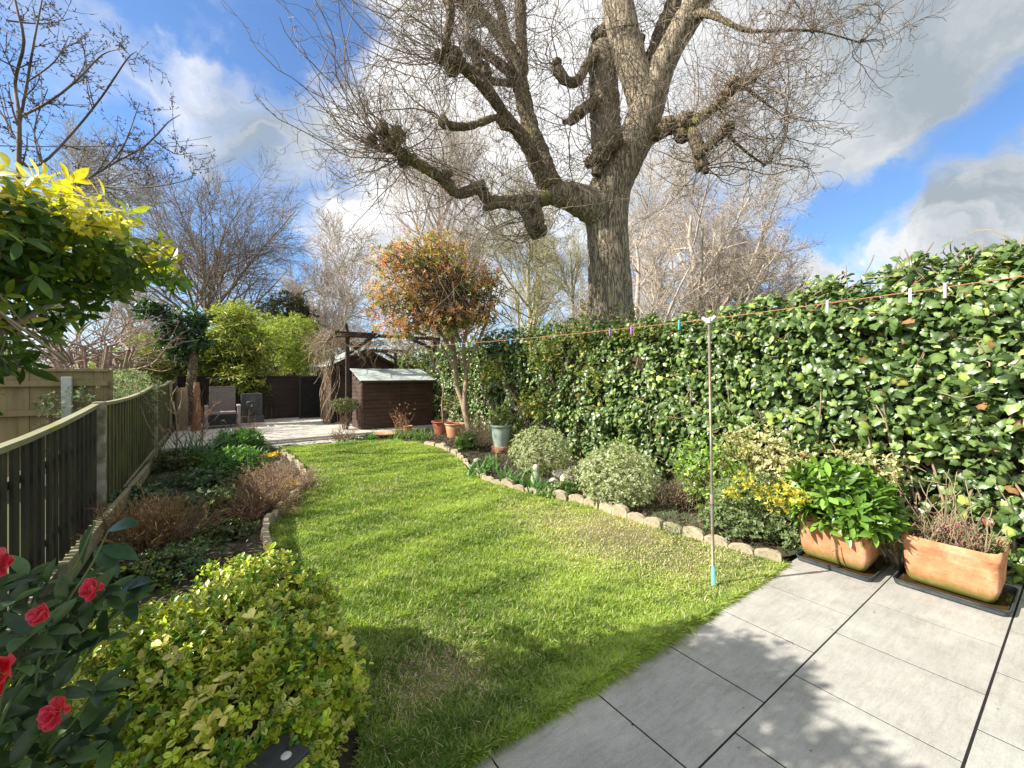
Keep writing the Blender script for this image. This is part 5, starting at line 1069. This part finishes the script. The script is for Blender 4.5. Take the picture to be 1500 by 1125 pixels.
# pruned pinkish tangle behind left fence
T = thing('pruned_bare_shrub', 'tangle of pruned pinkish-brown branches beyond the neighbour fence', 'shrub', gb(140, 9.5)); q = MB()
b_ = np.array([P(rng.uniform(60, 200), rng.uniform(505, 540), 9.5+rng.normal()*.6) for _ in range(34)]); W_ = walk(b_, nrm(rng.normal(size=b_.shape)*[1.2, 1.2, .5]+ZZ*.25), rng.uniform(.7, 1.8, 34), 9, .1, .4); q.tubes(W_, np.full(W_.shape[:2], .022)*np.linspace(1, .5, 10), 5)
q.tubes(np.stack([np.stack([gb(140, 9.5)+rng.normal(size=3)*[.1, .1, 0], b]) for b in b_]), np.full((34, 2), .028), 5)
A, ar = grow(W_, np.full(W_.shape[:2], .018), 5, .2, 1, .7, .8, .4, 6, .15, .35, .7, .007); q.tubes(A, ar, 4); B, bb = grow(A, ar, 3, .2, 1, .7, .4, .4, 4, .1, .4, .7, .006); q.tubes(B, bb, 3)
q.build('stems', M('pinkish_bark', (.22, .15, .12), (.40, .30, .25), 6, .85), T)
# far hedgerow that closes the horizon
def farbush(px0, px1, d, h, n, cols, name, label, size=.35):
    p = np.stack([rng.uniform(px0, px1, n), np.zeros(n), rng.random(n)], 1); q = np.array([P(a, 548, d) for a in p[:, 0]])+rng.normal(size=(n, 3))*[1.5, 1.5, 0]; hh = h*(.7+.35*lump(q*[1, 1, 0], .5, 3)); q[:, 2] = hh*p[:, 2]**.7
    tp, no = orient(n, rdir(n)); return tag(MB().leaves(DIA, q, tp, no, size, colmix(n, cols)).build(name, LEAF), label, 'hedgerow', kind='stuff')
farbush(-250, 900, 55, 6.5, 26000, [(.05, .06, .035), (.09, .08, .05), (.13, .11, .08)], 'far_hedgerow', 'distant hazy brown-green hedgerow beyond all the gardens')
farbush(900, 2400, 60, 5, 7000, [(.05, .06, .035), (.09, .08, .05)], 'far_hedgerow', 'distant hedgerow hidden mostly behind the ivy hedge')

# ================================================================ evergreens and bamboo at the far end
def bamboo(name, label, base, ells, n, cols, size=.15, nc=40, w=None, h=2.6):
    T = thing(name, label, 'bamboo', base); p, N = shell(ells, n, .5, .4, 4, int(base[0]*10) % 50+1)
    P_, tp, no, sz, own = whorl(p, N, 5, size*1.25, 1.0); tp = nrm(tp-ZZ*.55); c = colmix(len(p), cols, w); MB().leaves(DIAL, P_, tp, no, sz, c[own]*(1+.12*rng.normal(size=(len(own), 1)))).build('foliage', LEAF, T)
    stems_to(base, p, .012, n=nc, spreadb=.3, wob=.05).build('canes', STEM_GREEN, T); return T
bamboo('bamboo', 'yellow-green bamboo clump arching over the rattan chair', gb(335, 13.8), [E(310, 545, 14.3, .8, .6, .5), E(285, 570, 14.6, .5, .4, .6), E(300, 520, 14.0, .6, .5, .5), E(355, 560, 13.0, .75, .4, .42), E(385, 575, 13.6, .5, .4, .5), E(335, 500, 13.6, 1.0, .9, .75), E(305, 515, 13.4, .7, .7, .6), E(370, 510, 13.8, .75, .8, .8), E(345, 468, 14.0, .7, .8, .5), E(340, 548, 13.6, 1.0, .7, .5), E(390, 560, 14.2, .5, .5, .5)], 4600, [(.24, .30, .05), (.38, .42, .08), (.54, .52, .15), (.13, .18, .03)], .15, 70, [3, 3, 1.5, 2])
T = patch('lime_conifer', 'bushy lime-green hedge shrub rising above the dark end fence', 'shrub', [E(425, 505, 16.5, 1.3, .9, 1.2), E(455, 520, 16.8, .9, .8, 1.0), E(395, 490, 17, .9, .8, .9), E(350, 470, 17.5, .9, .8, .9), E(440, 480, 17, .7, .7, .5)], 4200, 5, .11, [(.30, .38, .06), (.40, .46, .08), (.18, .27, .04), (.5, .52, .15)], tpl=DIAL, thick=.35, base=gb(425, 16.6), sr=.02, amp=.25)
patch('laurel_bush', 'pale green bush filling the gap above the low store behind the pergola', 'shrub', [E(600, 535, 16, .9, .8, .9), E(640, 535, 15, .8, .8, .9), E(565, 545, 17.5, .8, .7, .6)], 1500, 5, .11, [(.14, .19, .06), (.22, .26, .09), (.08, .12, .04), (.35, .36, .2)], thick=.4, base=gb(610, 16), sr=.015)
patch('dark_yew', 'dark bronze-green conifer top showing behind the lime-green shrub', 'tree', [E(420, 452, 24, 1.3, 1.3, 1.0), E(412, 470, 24, 1.6, 1.4, 1.2), E(435, 475, 24, 1.3, 1.2, 1.1), E(418, 520, 24, 1.9, 1.5, 2.4)], 2600, 5, .22, [(.035, .05, .018), (.06, .065, .025), (.10, .08, .035)], tpl=DIAL, base=gb(418, 24), sr=.05, stem=STEM)
bamboo('bamboo', 'pale bamboo thicket behind the left fence beside the evergreen bush', gb(215, 11.5), [E(190, 530, 11.5, .9, .8, .55), E(230, 525, 12.5, .8, .8, .75), E(165, 545, 11, .6, .6, .4), E(258, 535, 12.8, .6, .7, .8), E(215, 500, 13, .6, .7, .4)], 2200, [(.24, .28, .06), (.34, .36, .09), (.14, .19, .05), (.42, .42, .18)], .12, 50)
patch('silvery_juniper', 'silvery green spreading juniper mound showing above the left fence', 'shrub', [E(140, 578, 6.6, .55, .5, .34), E(108, 598, 6.2, .42, .4, .34), E(125, 560, 7.2, .4, .4, .2), E(185, 568, 7.4, .5, .5, .28), E(160, 600, 7, .7, .5, .3), E(190, 550, 8.2, .35, .4, .15)], 2300, 6, .045, [(.22, .30, .18), (.34, .42, .26), (.12, .18, .10), (.45, .5, .34)], tpl=DIAL, base=gb(150, 7.1), thick=.3, amp=.25)
# dark-leaved tree at the fence end
b_ = V(PX(272, 640, -.45)[0], 0, 0); tb = P(272, 640, 11.6); T = thing('dark_leaved_tree', 'small tree with glossy near-black leaves on a knobbly trunk at the fence end', 'tree', V(tb[0], tb[1], 0)); q = MB()
limb(q, [V(tb[0], tb[1], 0), P(276, 600, 11.6), P(280, 560, 11.6), P(283, 520, 11.6), P(272, 490, 11.6), P(262, 460, 11.6)], [.14, .12, .11, .10, .07, .03], 12, .1, .03, .15); limb(q, [P(280, 535, 11.6), P(262, 525, 11.5), P(252, 500, 11.4)], [.06, .045, .03], 8, .1); limb(q, [P(272, 490, 11.6), P(240, 460, 11.4), P(212, 445, 11.2)], [.05, .04, .02], 8, .1); q.build('trunk', BARK_LIMB, T)
ells = [E(268, 475, 11.6, .52, .5, .55), E(282, 500, 11.6, .42, .45, .4), E(250, 490, 11.5, .4, .4, .35), E(222, 455, 11.3, .42, .4, .28), E(290, 470, 11.7, .3, .4, .3), E(262, 520, 11.5, .3, .3, .22)]
q, p = dome(620, None, 0, .14, [(.03, .08, .035), (.05, .11, .045), (.10, .20, .06)], [3, 3, .8], 4, OVAL, ells=ells, thick=.35, amp=.2); q.build('crown', GLOSS, T); stems_to(P(275, 500, 11.6), p, .012, n=50, spreadb=.1).build('branches', STEM, T)
T = thing('timber_stump_post', 'old reddish-brown stump and upright log beside the dark-leaved tree', 'log', V(tb[0]+.1, tb[1]-.6, 0)); q = MB()
limb(q, [P(287, 645, 10.6)*[1, 1, 0], P(288, 600, 10.6), P(288, 560, 10.6)], [.10, .09, .06], 10, .1, .04, .1); q.build('log', RED, T); q = MB(); limb(q, [P(266, 645, 10.7)*[1, 1, 0], P(266, 605, 10.7), P(266, 568, 10.7)], [.14, .13, .12], 12, .1, .03, .1); q.build('stump', STEM_TAN, T)

# ================================================================ yellow-topped shrub, upper left
T = thing('yellow_topped_shrub', 'large shrub with golden-yellow top leaves and green undersides at the upper left', 'shrub', (-1.45, 1.95, 0))
ells = [((-1.15, 3.15, 2.28), (.75, .7, .46)), ((-.85, 3.25, 2.15), (.42, .45, .28)), ((-1.3, 2.9, 1.75), (.55, .5, .42)), ((-1.75, 2.3, 2.4), (.8, .8, .6)), ((-1.4, 3.6, 1.95), (.6, .6, .5)), ((-1.6, 1.7, 2.2), (.6, .6, .55)), ((-2.2, 2.9, 2.5), (.8, .8, .7)), ((-1.35, 2.95, 1.38), (.45, .35, .32))] + YSHRUB_EXTRA
ells = [(tuple(CAM+.74*(np.array(c)-CAM)), tuple(np.array(r)*.74)) for c, r in ells]
p, N = shell(ells, 2700, .42, .25, 3, 6, zmin=.9); k = (p[:, 0] < -.33) | ((p[:, 0] < -.12) & (p[:, 2] > 1.9)); p, N = p[k], N[k]; P_, tp, no, sz, own = whorl(p, N, 6, .072, 1.0); tp = nrm(tp-ZZ*.25)
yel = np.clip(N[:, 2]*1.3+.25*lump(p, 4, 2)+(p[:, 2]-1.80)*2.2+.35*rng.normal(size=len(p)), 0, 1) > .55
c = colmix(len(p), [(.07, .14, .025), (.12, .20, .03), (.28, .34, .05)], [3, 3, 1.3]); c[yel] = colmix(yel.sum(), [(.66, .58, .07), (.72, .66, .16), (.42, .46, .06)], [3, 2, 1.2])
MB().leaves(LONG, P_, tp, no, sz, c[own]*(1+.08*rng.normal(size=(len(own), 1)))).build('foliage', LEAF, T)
q = MB()
for e in ([(-1.45, 1.95, 0), (-1.4, 2.0, .9), (-1.0, 2.25, 1.7), (-.75, 2.35, 2.1)], [(-1.42, 1.95, .5), (-1.4, 1.85, 1.4), (-1.35, 1.7, 2.1)], [(-1.4, 2.0, .9), (-1.1, 2.15, 1.35), (-.75, 2.25, 1.6), (-.5, 2.35, 1.85)], [(-1.0, 2.25, 1.7), (-.7, 2.4, 1.9), (-.4, 2.5, 2.0)], [(-1.4, 1.85, 1.4), (-1.6, 2.1, 2.1)]): limb(q, e, np.linspace(.035, .01, len(e)), 8, .08)
q.build('trunk', STEM_TAN, T); stems_to((-1.1, 2.1, 1.6), p[(p[:, 0] < -.55) & (p[:, 2] > 1.62)], .004, n=240, spreadb=.3, wob=.04).build('branches', STEM_TAN, T)

# ================================================================ front variegated bush
T = thing('golden_euonymus', 'big golden-edged variegated euonymus bush in the left foreground', 'shrub', (.02, 2.05, 0))
ells = FRONT_ELLS
p, N = shell(ells, 9500, .22, .2, 6, 8, zmin=.03); N = nrm(N*.8+ZZ*.35+rng.normal(size=N.shape)*.25); P_, tp, no, sz, own = whorl(p, N, 8, .0245, .9, .28, stack=.22)
light = np.clip(.45+.5*lump(p, 5, 12), 0, 1); gold = rng.random(len(p)) < .06
ci = colmix(len(p), [(.07, .17, .015), (.15, .28, .02), (.42, .52, .035)], [2, 3, 3]); ci[gold] = colmix(gold.sum(), [(.52, .46, .10)])
ce = colmix(len(p), [(.70, .68, .07), (.50, .56, .05), (.80, .74, .22)], [3, 3, 1.5]); dk = rng.random(len(p)) < .45*(1-light)+.08; ce[dk] = ci[dk]*1.3
MB().leaves(OBOV, P_, tp, no, sz, ci[own]*(1+.12*rng.normal(size=(len(own), 1))), ce[own]).build('foliage', WAXY, T)
# a few big pale yellow leaves near the front
p2_ = []
_rel = p-CAM; _d = _rel@FW; _x = CXP+FP*(_rel@RT)/_d; _y = HOR-FP*_rel[:, 2]/_d
for a in ((330, 1005), (345, 1025), (325, 1048), (300, 1068), (338, 990), (370, 905), (375, 882), (245, 925), (485, 960), (520, 935), (505, 915), (540, 940), (300, 1085), (240, 990), (460, 905), (280, 945), (230, 958)):
    k_ = np.where(np.hypot(_x-a[0], _y-a[1]) < 22)[0]
    if len(k_): p2_.append(p[k_[np.argmin(_d[k_])]]-FW*.02+ZZ*.01)
p2_ = np.array(p2_)
P2, t2, n2, s2, o2 = whorl(p2_, np.tile(nrm(-FW*.8+ZZ), (len(p2_), 1)), 5, .037, 1.1); MB().leaves(OBOV, P2, t2, n2, s2, colmix(len(P2), [(.66, .64, .12), (.78, .70, .22)])).build('pale_leaves', WAXY, T)
stems_to((.02, 2.05, 0), p, .006, n=260, spreadb=.2, wob=.03).build('stems', STEM, T)
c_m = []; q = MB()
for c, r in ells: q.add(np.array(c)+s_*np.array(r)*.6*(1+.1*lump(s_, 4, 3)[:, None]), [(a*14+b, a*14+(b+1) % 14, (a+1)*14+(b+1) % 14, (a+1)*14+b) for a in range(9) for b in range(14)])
q.build('shade_core', HCORE, T)  # solid dark lumps, not twigs: colour stands in for shade inside the bush
# ================================================================ camellia
T = thing('camellia', 'dark glossy camellia with bright red-pink flowers at the left foreground edge', 'shrub', (-.55, 1.3, 0))
lv_ = []
sp = [(-20, 960, 1.0), (30, 1060, .95), (20, 880, 1.05), (70, 960, 1.05), (-10, 1100, .95), (100, 900, 1.1), (60, 850, 1.15), (130, 880, 1.15), (110, 930, 1.1), (150, 870, 1.2), (190, 880, 1.25), (40, 930, .95), (80, 1010, 1.0), (-30, 830, 1.2), (40, 840, 1.2), (20, 1010, 1.0), (120, 1070, 1.1), (160, 1085, 1.15), (0, 920, 1.0), (-40, 1000, .9), (110, 855, 1.2), (60, 1100, .95), (140, 1010, 1.15), (90, 880, 1.1), (30, 970, .9), (-20, 1050, .9), (100, 1110, 1.05), (150, 930, 1.15), (70, 920, 1.0), (-10, 870, 1.1), (50, 1000, 1.0), (20, 1120, .9)]
p = np.array([P(*a) for a in sp]); n = len(p); N = np.tile(nrm(-FW*.5+RT*.2+ZZ*.4), (n, 1)); P_, tp, no, sz, own = whorl(p, N, 6, .070, 1.1, .15); tp = nrm(tp-ZZ*.15)
q = MB().leaves(t_oval(.42, .2, .2, 8, .45), P_, tp, nrm(no+ZZ*.3), sz, colmix(len(P_), [(.04, .08, .03), (.06, .11, .035), (.09, .16, .05)]))
extra = [((150, 800), (235, 822)), ((160, 775), (198, 760)), ((140, 800), (180, 850)), ((175, 865), (240, 830)), ((175, 872), (232, 850)), ((140, 765), (95, 850)), ((185, 880), (198, 905))]
a_ = np.array([P(*a, 1.3) for a, b in extra]); b_ = np.array([P(*b, 1.25) for a, b in extra]); d_ = b_-a_; q.leaves(t_oval(.36, .15, .2, 8, .5), a_, nrm(d_), nrm(ZZ-FW*.5+rng.normal(size=d_.shape)*.2), np.minimum(np.linalg.norm(d_, axis=1), .13), colmix(len(a_), [(.05, .11, .06), (.04, .09, .045)]))
q.build('foliage', GLOSS, T); p = np.concatenate([p, a_]); stems_to((-.55, 1.3, .2), p, .006, n=60, spreadb=.08, wob=.02).build('stems', STEM_GREEN, T)
def flower(px, py, d, r, full=1.0, label=None):
    c = P(px, py, d); ax = nrm(-FW*.8+ZZ*.5+RT*.1*rng.normal()); m = MB(); a = nrm(np.cross(ax, ZZ)); b = np.cross(ax, a)
    for ring, (k, el, s_) in enumerate(((7, .15, 1.0), (7, .5, .95), (6, .85, .8), (6, 1.15, .62), (5, 1.35, .42))):
        th = np.arange(k)*2*math.pi/k+ring*.45; o = a*np.cos(th)[:, None]+b*np.sin(th)[:, None]; e_ = el+(1-full)*.5
        jt = rng.normal(size=(k, 3))*.22; m.leaves(t_oval(.8, .3, -.2-.15*rng.random(), 6, .66), c+o*.004+ax*ring*.002, nrm(o*math.cos(e_)+ax*math.sin(e_)+jt), nrm(ax*math.cos(e_)-o*math.sin(e_)+jt), r*s_*(1+.18*rng.normal(size=k)), colmix(k, [(.66, .02, .07), (.78, .04, .14)], jit=.08), (.85, .14, .24))
    m.build('flower', PETAL, T, origin=c)
flower(-4, 988, .78, .052); flower(88, 1043, .88, .029, .8); flower(70, 900, .92, .026, .2); flower(141, 863, 1.05, .028, .6); flower(-2, 832, 1.02, .038, .9)
# dark solar lamp at the bottom edge
SLM = M('dark_slate_plastic', (.03, .035, .04), (.06, .065, .07), 12, .35, .1); c = P(408, 1112, 1.32)
T = thing('solar_light', 'dark square slate-grey garden light cover poking out at the bottom edge', 'garden light', (c[0], c[1], 0)); q = MB(); q.box(c-V(.065, .065, .008), c+V(.065, .065, .008), .5); o = q.build('panel', SLM, T, bevel=.004)
MB().lathe(c+V(.02, -.01, .008), [(.001, .004), (.012, .004), (.016, 0)], 20).build('sensor', GREYP, T); MB().tubes(np.array([V(c[0], c[1], -.02), c]), np.array([.012, .012]), 10).build('stake', SLM, T)

# ================================================================ left border plants
def sphere_twigs(name, label, g, r, n, mat, leafc=None, flat=.7):
    T = thing(name, label, 'shrub', g); b = np.repeat(g[None], n, 0)+rng.normal(size=(n, 3))*[r*.25, r*.25, 0]; d = nrm(rng.normal(size=(n, 3))*[1, 1, .35]+ZZ*.9*flat); W_ = walk(b, d, rng.uniform(.6, 1.1, n)*r*1.15, 6, .15, .3); q = MB(); q.tubes(W_, np.full(W_.shape[:2], .0035), 3)
    A, ar = grow(W_, np.full(W_.shape[:2], .003), 5, .3, 1, .5, r*.42, .3, 4, .2, .4, .8, .002); q.tubes(A, ar, 3); B, bb = grow(A, ar, 3, .4, 1, .5, r*.2, .3, 3, .2, .4, .8, .0018); q.tubes(B, bb, 3); q.build('stems', mat, T)
    if leafc: e_ = B[:, -1]; e_ = e_[rng.choice(len(e_), min(len(e_), 1200))]; tp, no = orient(len(e_), rdir(len(e_))); MB().leaves(DIA, e_, tp, no, .025, colmix(len(e_), leafc)).build('dead_leaves', LEAF, T)
    return T
PALEB = M('pale_dry_stem', (.30, .20, .14), (.50, .37, .28), 10, .85)
sphere_twigs('dead_spirea', 'brown leafless mound-shaped shrub, the nearer of the pair on the lawn side of the bed', G(378, 755), .42, 130, BRN, [(.26, .16, .09), (.2, .12, .07)])
sphere_twigs('dead_spirea', 'pale leafless mound-shaped shrub just behind the darker brown one', G(410, 722), .42, 130, PALEB, [(.40, .27, .19), (.3, .2, .13)])
sphere_twigs('dead_fern', 'tuft of upright rusty-brown dead stems beside the left fence', G(225, 800), .40, 170, M('rusty_dry_stem', (.22, .13, .06), (.36, .24, .12), 10, .85), None, 1.6)
gshrub('green_fern', 'fresh green ferny mound in the middle of the left border', 345, 705, .42, .26, 420, .09, [(.09, .20, .05), (.13, .27, .06)], None, 6, DIAL, thick=.4)
gshrub('green_fern', 'taller fresh green ferny plant behind it near the terrace edge', 350, 668, .42, .27, 380, .11, [(.09, .20, .05), (.13, .26, .07)], None, 6, DIAL, thick=.4)
strap('agapanthus', 'dark strap-leaved agapanthus clump near the fence end', G(283, 684), 90, .62, [(.05, .12, .04), (.08, .17, .06), (.14, .24, .12)], tpl=t_blade(.06, .4, 6), tiltv=.9, spreadb=.12)
gshrub('hellebore', 'pale green flowering hellebore between the brown mounds', 326, 762, .15, .17, 80, .075, [(.08, .16, .05), (.12, .22, .07)], None, 5, LANCE)
p = G(326, 762)+V(0, 0, .3)+rng.normal(size=(14, 3))*[.09, .09, .04]; P_, tp, no, sz, own = whorl(p, np.tile(ZZ, (14, 1)), 5, .04, 1.2); MB().leaves(ROUND, P_, tp, no, sz, colmix(len(P_), [(.5, .6, .32), (.6, .66, .42)])).build('flowers', PETAL, [o for o in bpy.data.objects if o.name.startswith('hellebore')][0])
rr4 = [(245, 715, .4, .12, 'dark green low plant at the foot of the fence'), (290, 740, .35, .10, 'low dark ground-cover patch in the shade of the bed'), (320, 790, .26, .08, 'blue-green low patch near the front of the bed'), (265, 840, .34, .12, 'low olive cushion behind the golden euonymus'), (200, 745, .3, .14, 'shaded leafy plant against the fence boards'), (260, 690, .35, .2, 'shaded leafy plant left of the agapanthus'), (395, 668, .25, .12, 'small leafy plant at the far lawn corner'), (310, 715, .3, .16, 'dark leafy perennial below the ferny mound'), (225, 850, .25, .1, 'mossy cushion beside the timber plank')]
for i, (px, py, rx, rz, lb) in enumerate(rr4): gshrub('ground_cover_plant', lb, px, py, rx, rz, 300, .05 if i % 3 else .035, [[(.05, .11, .03), (.08, .16, .05)], [(.09, .15, .07), (.14, .2, .1)], [(.12, .14, .04), (.07, .1, .03)]][i % 3], None, 5, [LANCE, ROUND, OVAL][i % 3], thick=.4, group='low plants in the left border', zc=.35, amp=.3)
# pansies
for i, (px, py, lb) in enumerate(((389, 676, 'yellow pansy clump, left one behind the pale brown mound'), (401, 674, 'yellow pansy clump, right one behind the pale brown mound'), (423, 724, 'yellow-orange flowers low between mound and edging stones'))):
    g = G(px, py); T = thing('yellow_pansy', lb, 'flower', g, 'yellow pansies in the left border'); p = g+V(0, 0, .12)+rng.normal(size=(9, 3))*[.07, .07, .02]; P_, tp, no, sz, own = whorl(p, np.tile(nrm(ZZ-FW), (9, 1)), 5, .045, 1.2); MB().leaves(ROUND, P_, tp, no, sz, colmix(len(P_), [(.75, .5, .03), (.8, .6, .06)])).build('flowers', PETAL, T)
    p = np.repeat((g+V(0, 0, .03))[None], 40, 0)+rng.normal(size=(40, 3))*[.08, .08, .02]; tp, no = orient(40, rdir(40)); MB().leaves(OVAL, p, tp, no, .05, colmix(40, [(.07, .15, .04)])).build('foliage', LEAF, T)
# white label stake
g = G(430, 684); q = MB(); q.box(g+V(-.05, -.008, -.02), g+V(.05, .008, .11)); tag(q.build('plant_label', CONP, bevel=.004), 'small white plant marker on the lawn edge of the left border', 'plant marker')
# bare rose and red-stemmed shrub
T = thing('bare_rose', 'pale green bare branching stems against the fence end', 'shrub', G(250, 690)); g = G(250, 690); q = MB(); W_ = walk(np.repeat(g[None], 5, 0)+rng.normal(size=(5, 3))*[.05, .05, 0], nrm(rng.normal(size=(5, 3))*[.3, .3, 0]+ZZ), rng.uniform(1.0, 1.5, 5), 12, .1, .3); q.tubes(W_, np.full(W_.shape[:2], .011)*np.linspace(1, .5, 13), 6); A, ar = grow(W_, np.full(W_.shape[:2], .012), 4, .3, 1, .7, .5, .3, 6, .2, .3, .7, .005); q.tubes(A, ar, 4); q.build('stems', STEM_TAN, T)
twiggy('red_stemmed_shrub', 'thin reddish bare stems by the dark terrace corner', G(370, 652)+V(-.1, -.2, 0), 14, .75, .25, RED, .006, 4)
twiggy('dogwood_stems', 'upright red-brown stems in front of the upright log', G(285, 668), 7, 1.2, .2, RED, .007, 4)
# yucca tips above the hedge
c = P(1415, 398, 3.9); strap('spiky_yucca', 'spiky pale-green yucca head poking above the ivy hedge', c+V(0, 0, -.05), 70, .24, [(.22, .28, .10), (.34, .36, .16)], tpl=t_blade(.07, .12, 4), tiltv=1.6, spreadb=.02)
yc = bpy.data.objects['spiky_yucca']; MB().tubes(np.array([V(c[0], c[1], -.05), c]), np.array([.05, .04]), 10).build('stem', STEM_TAN, yc)
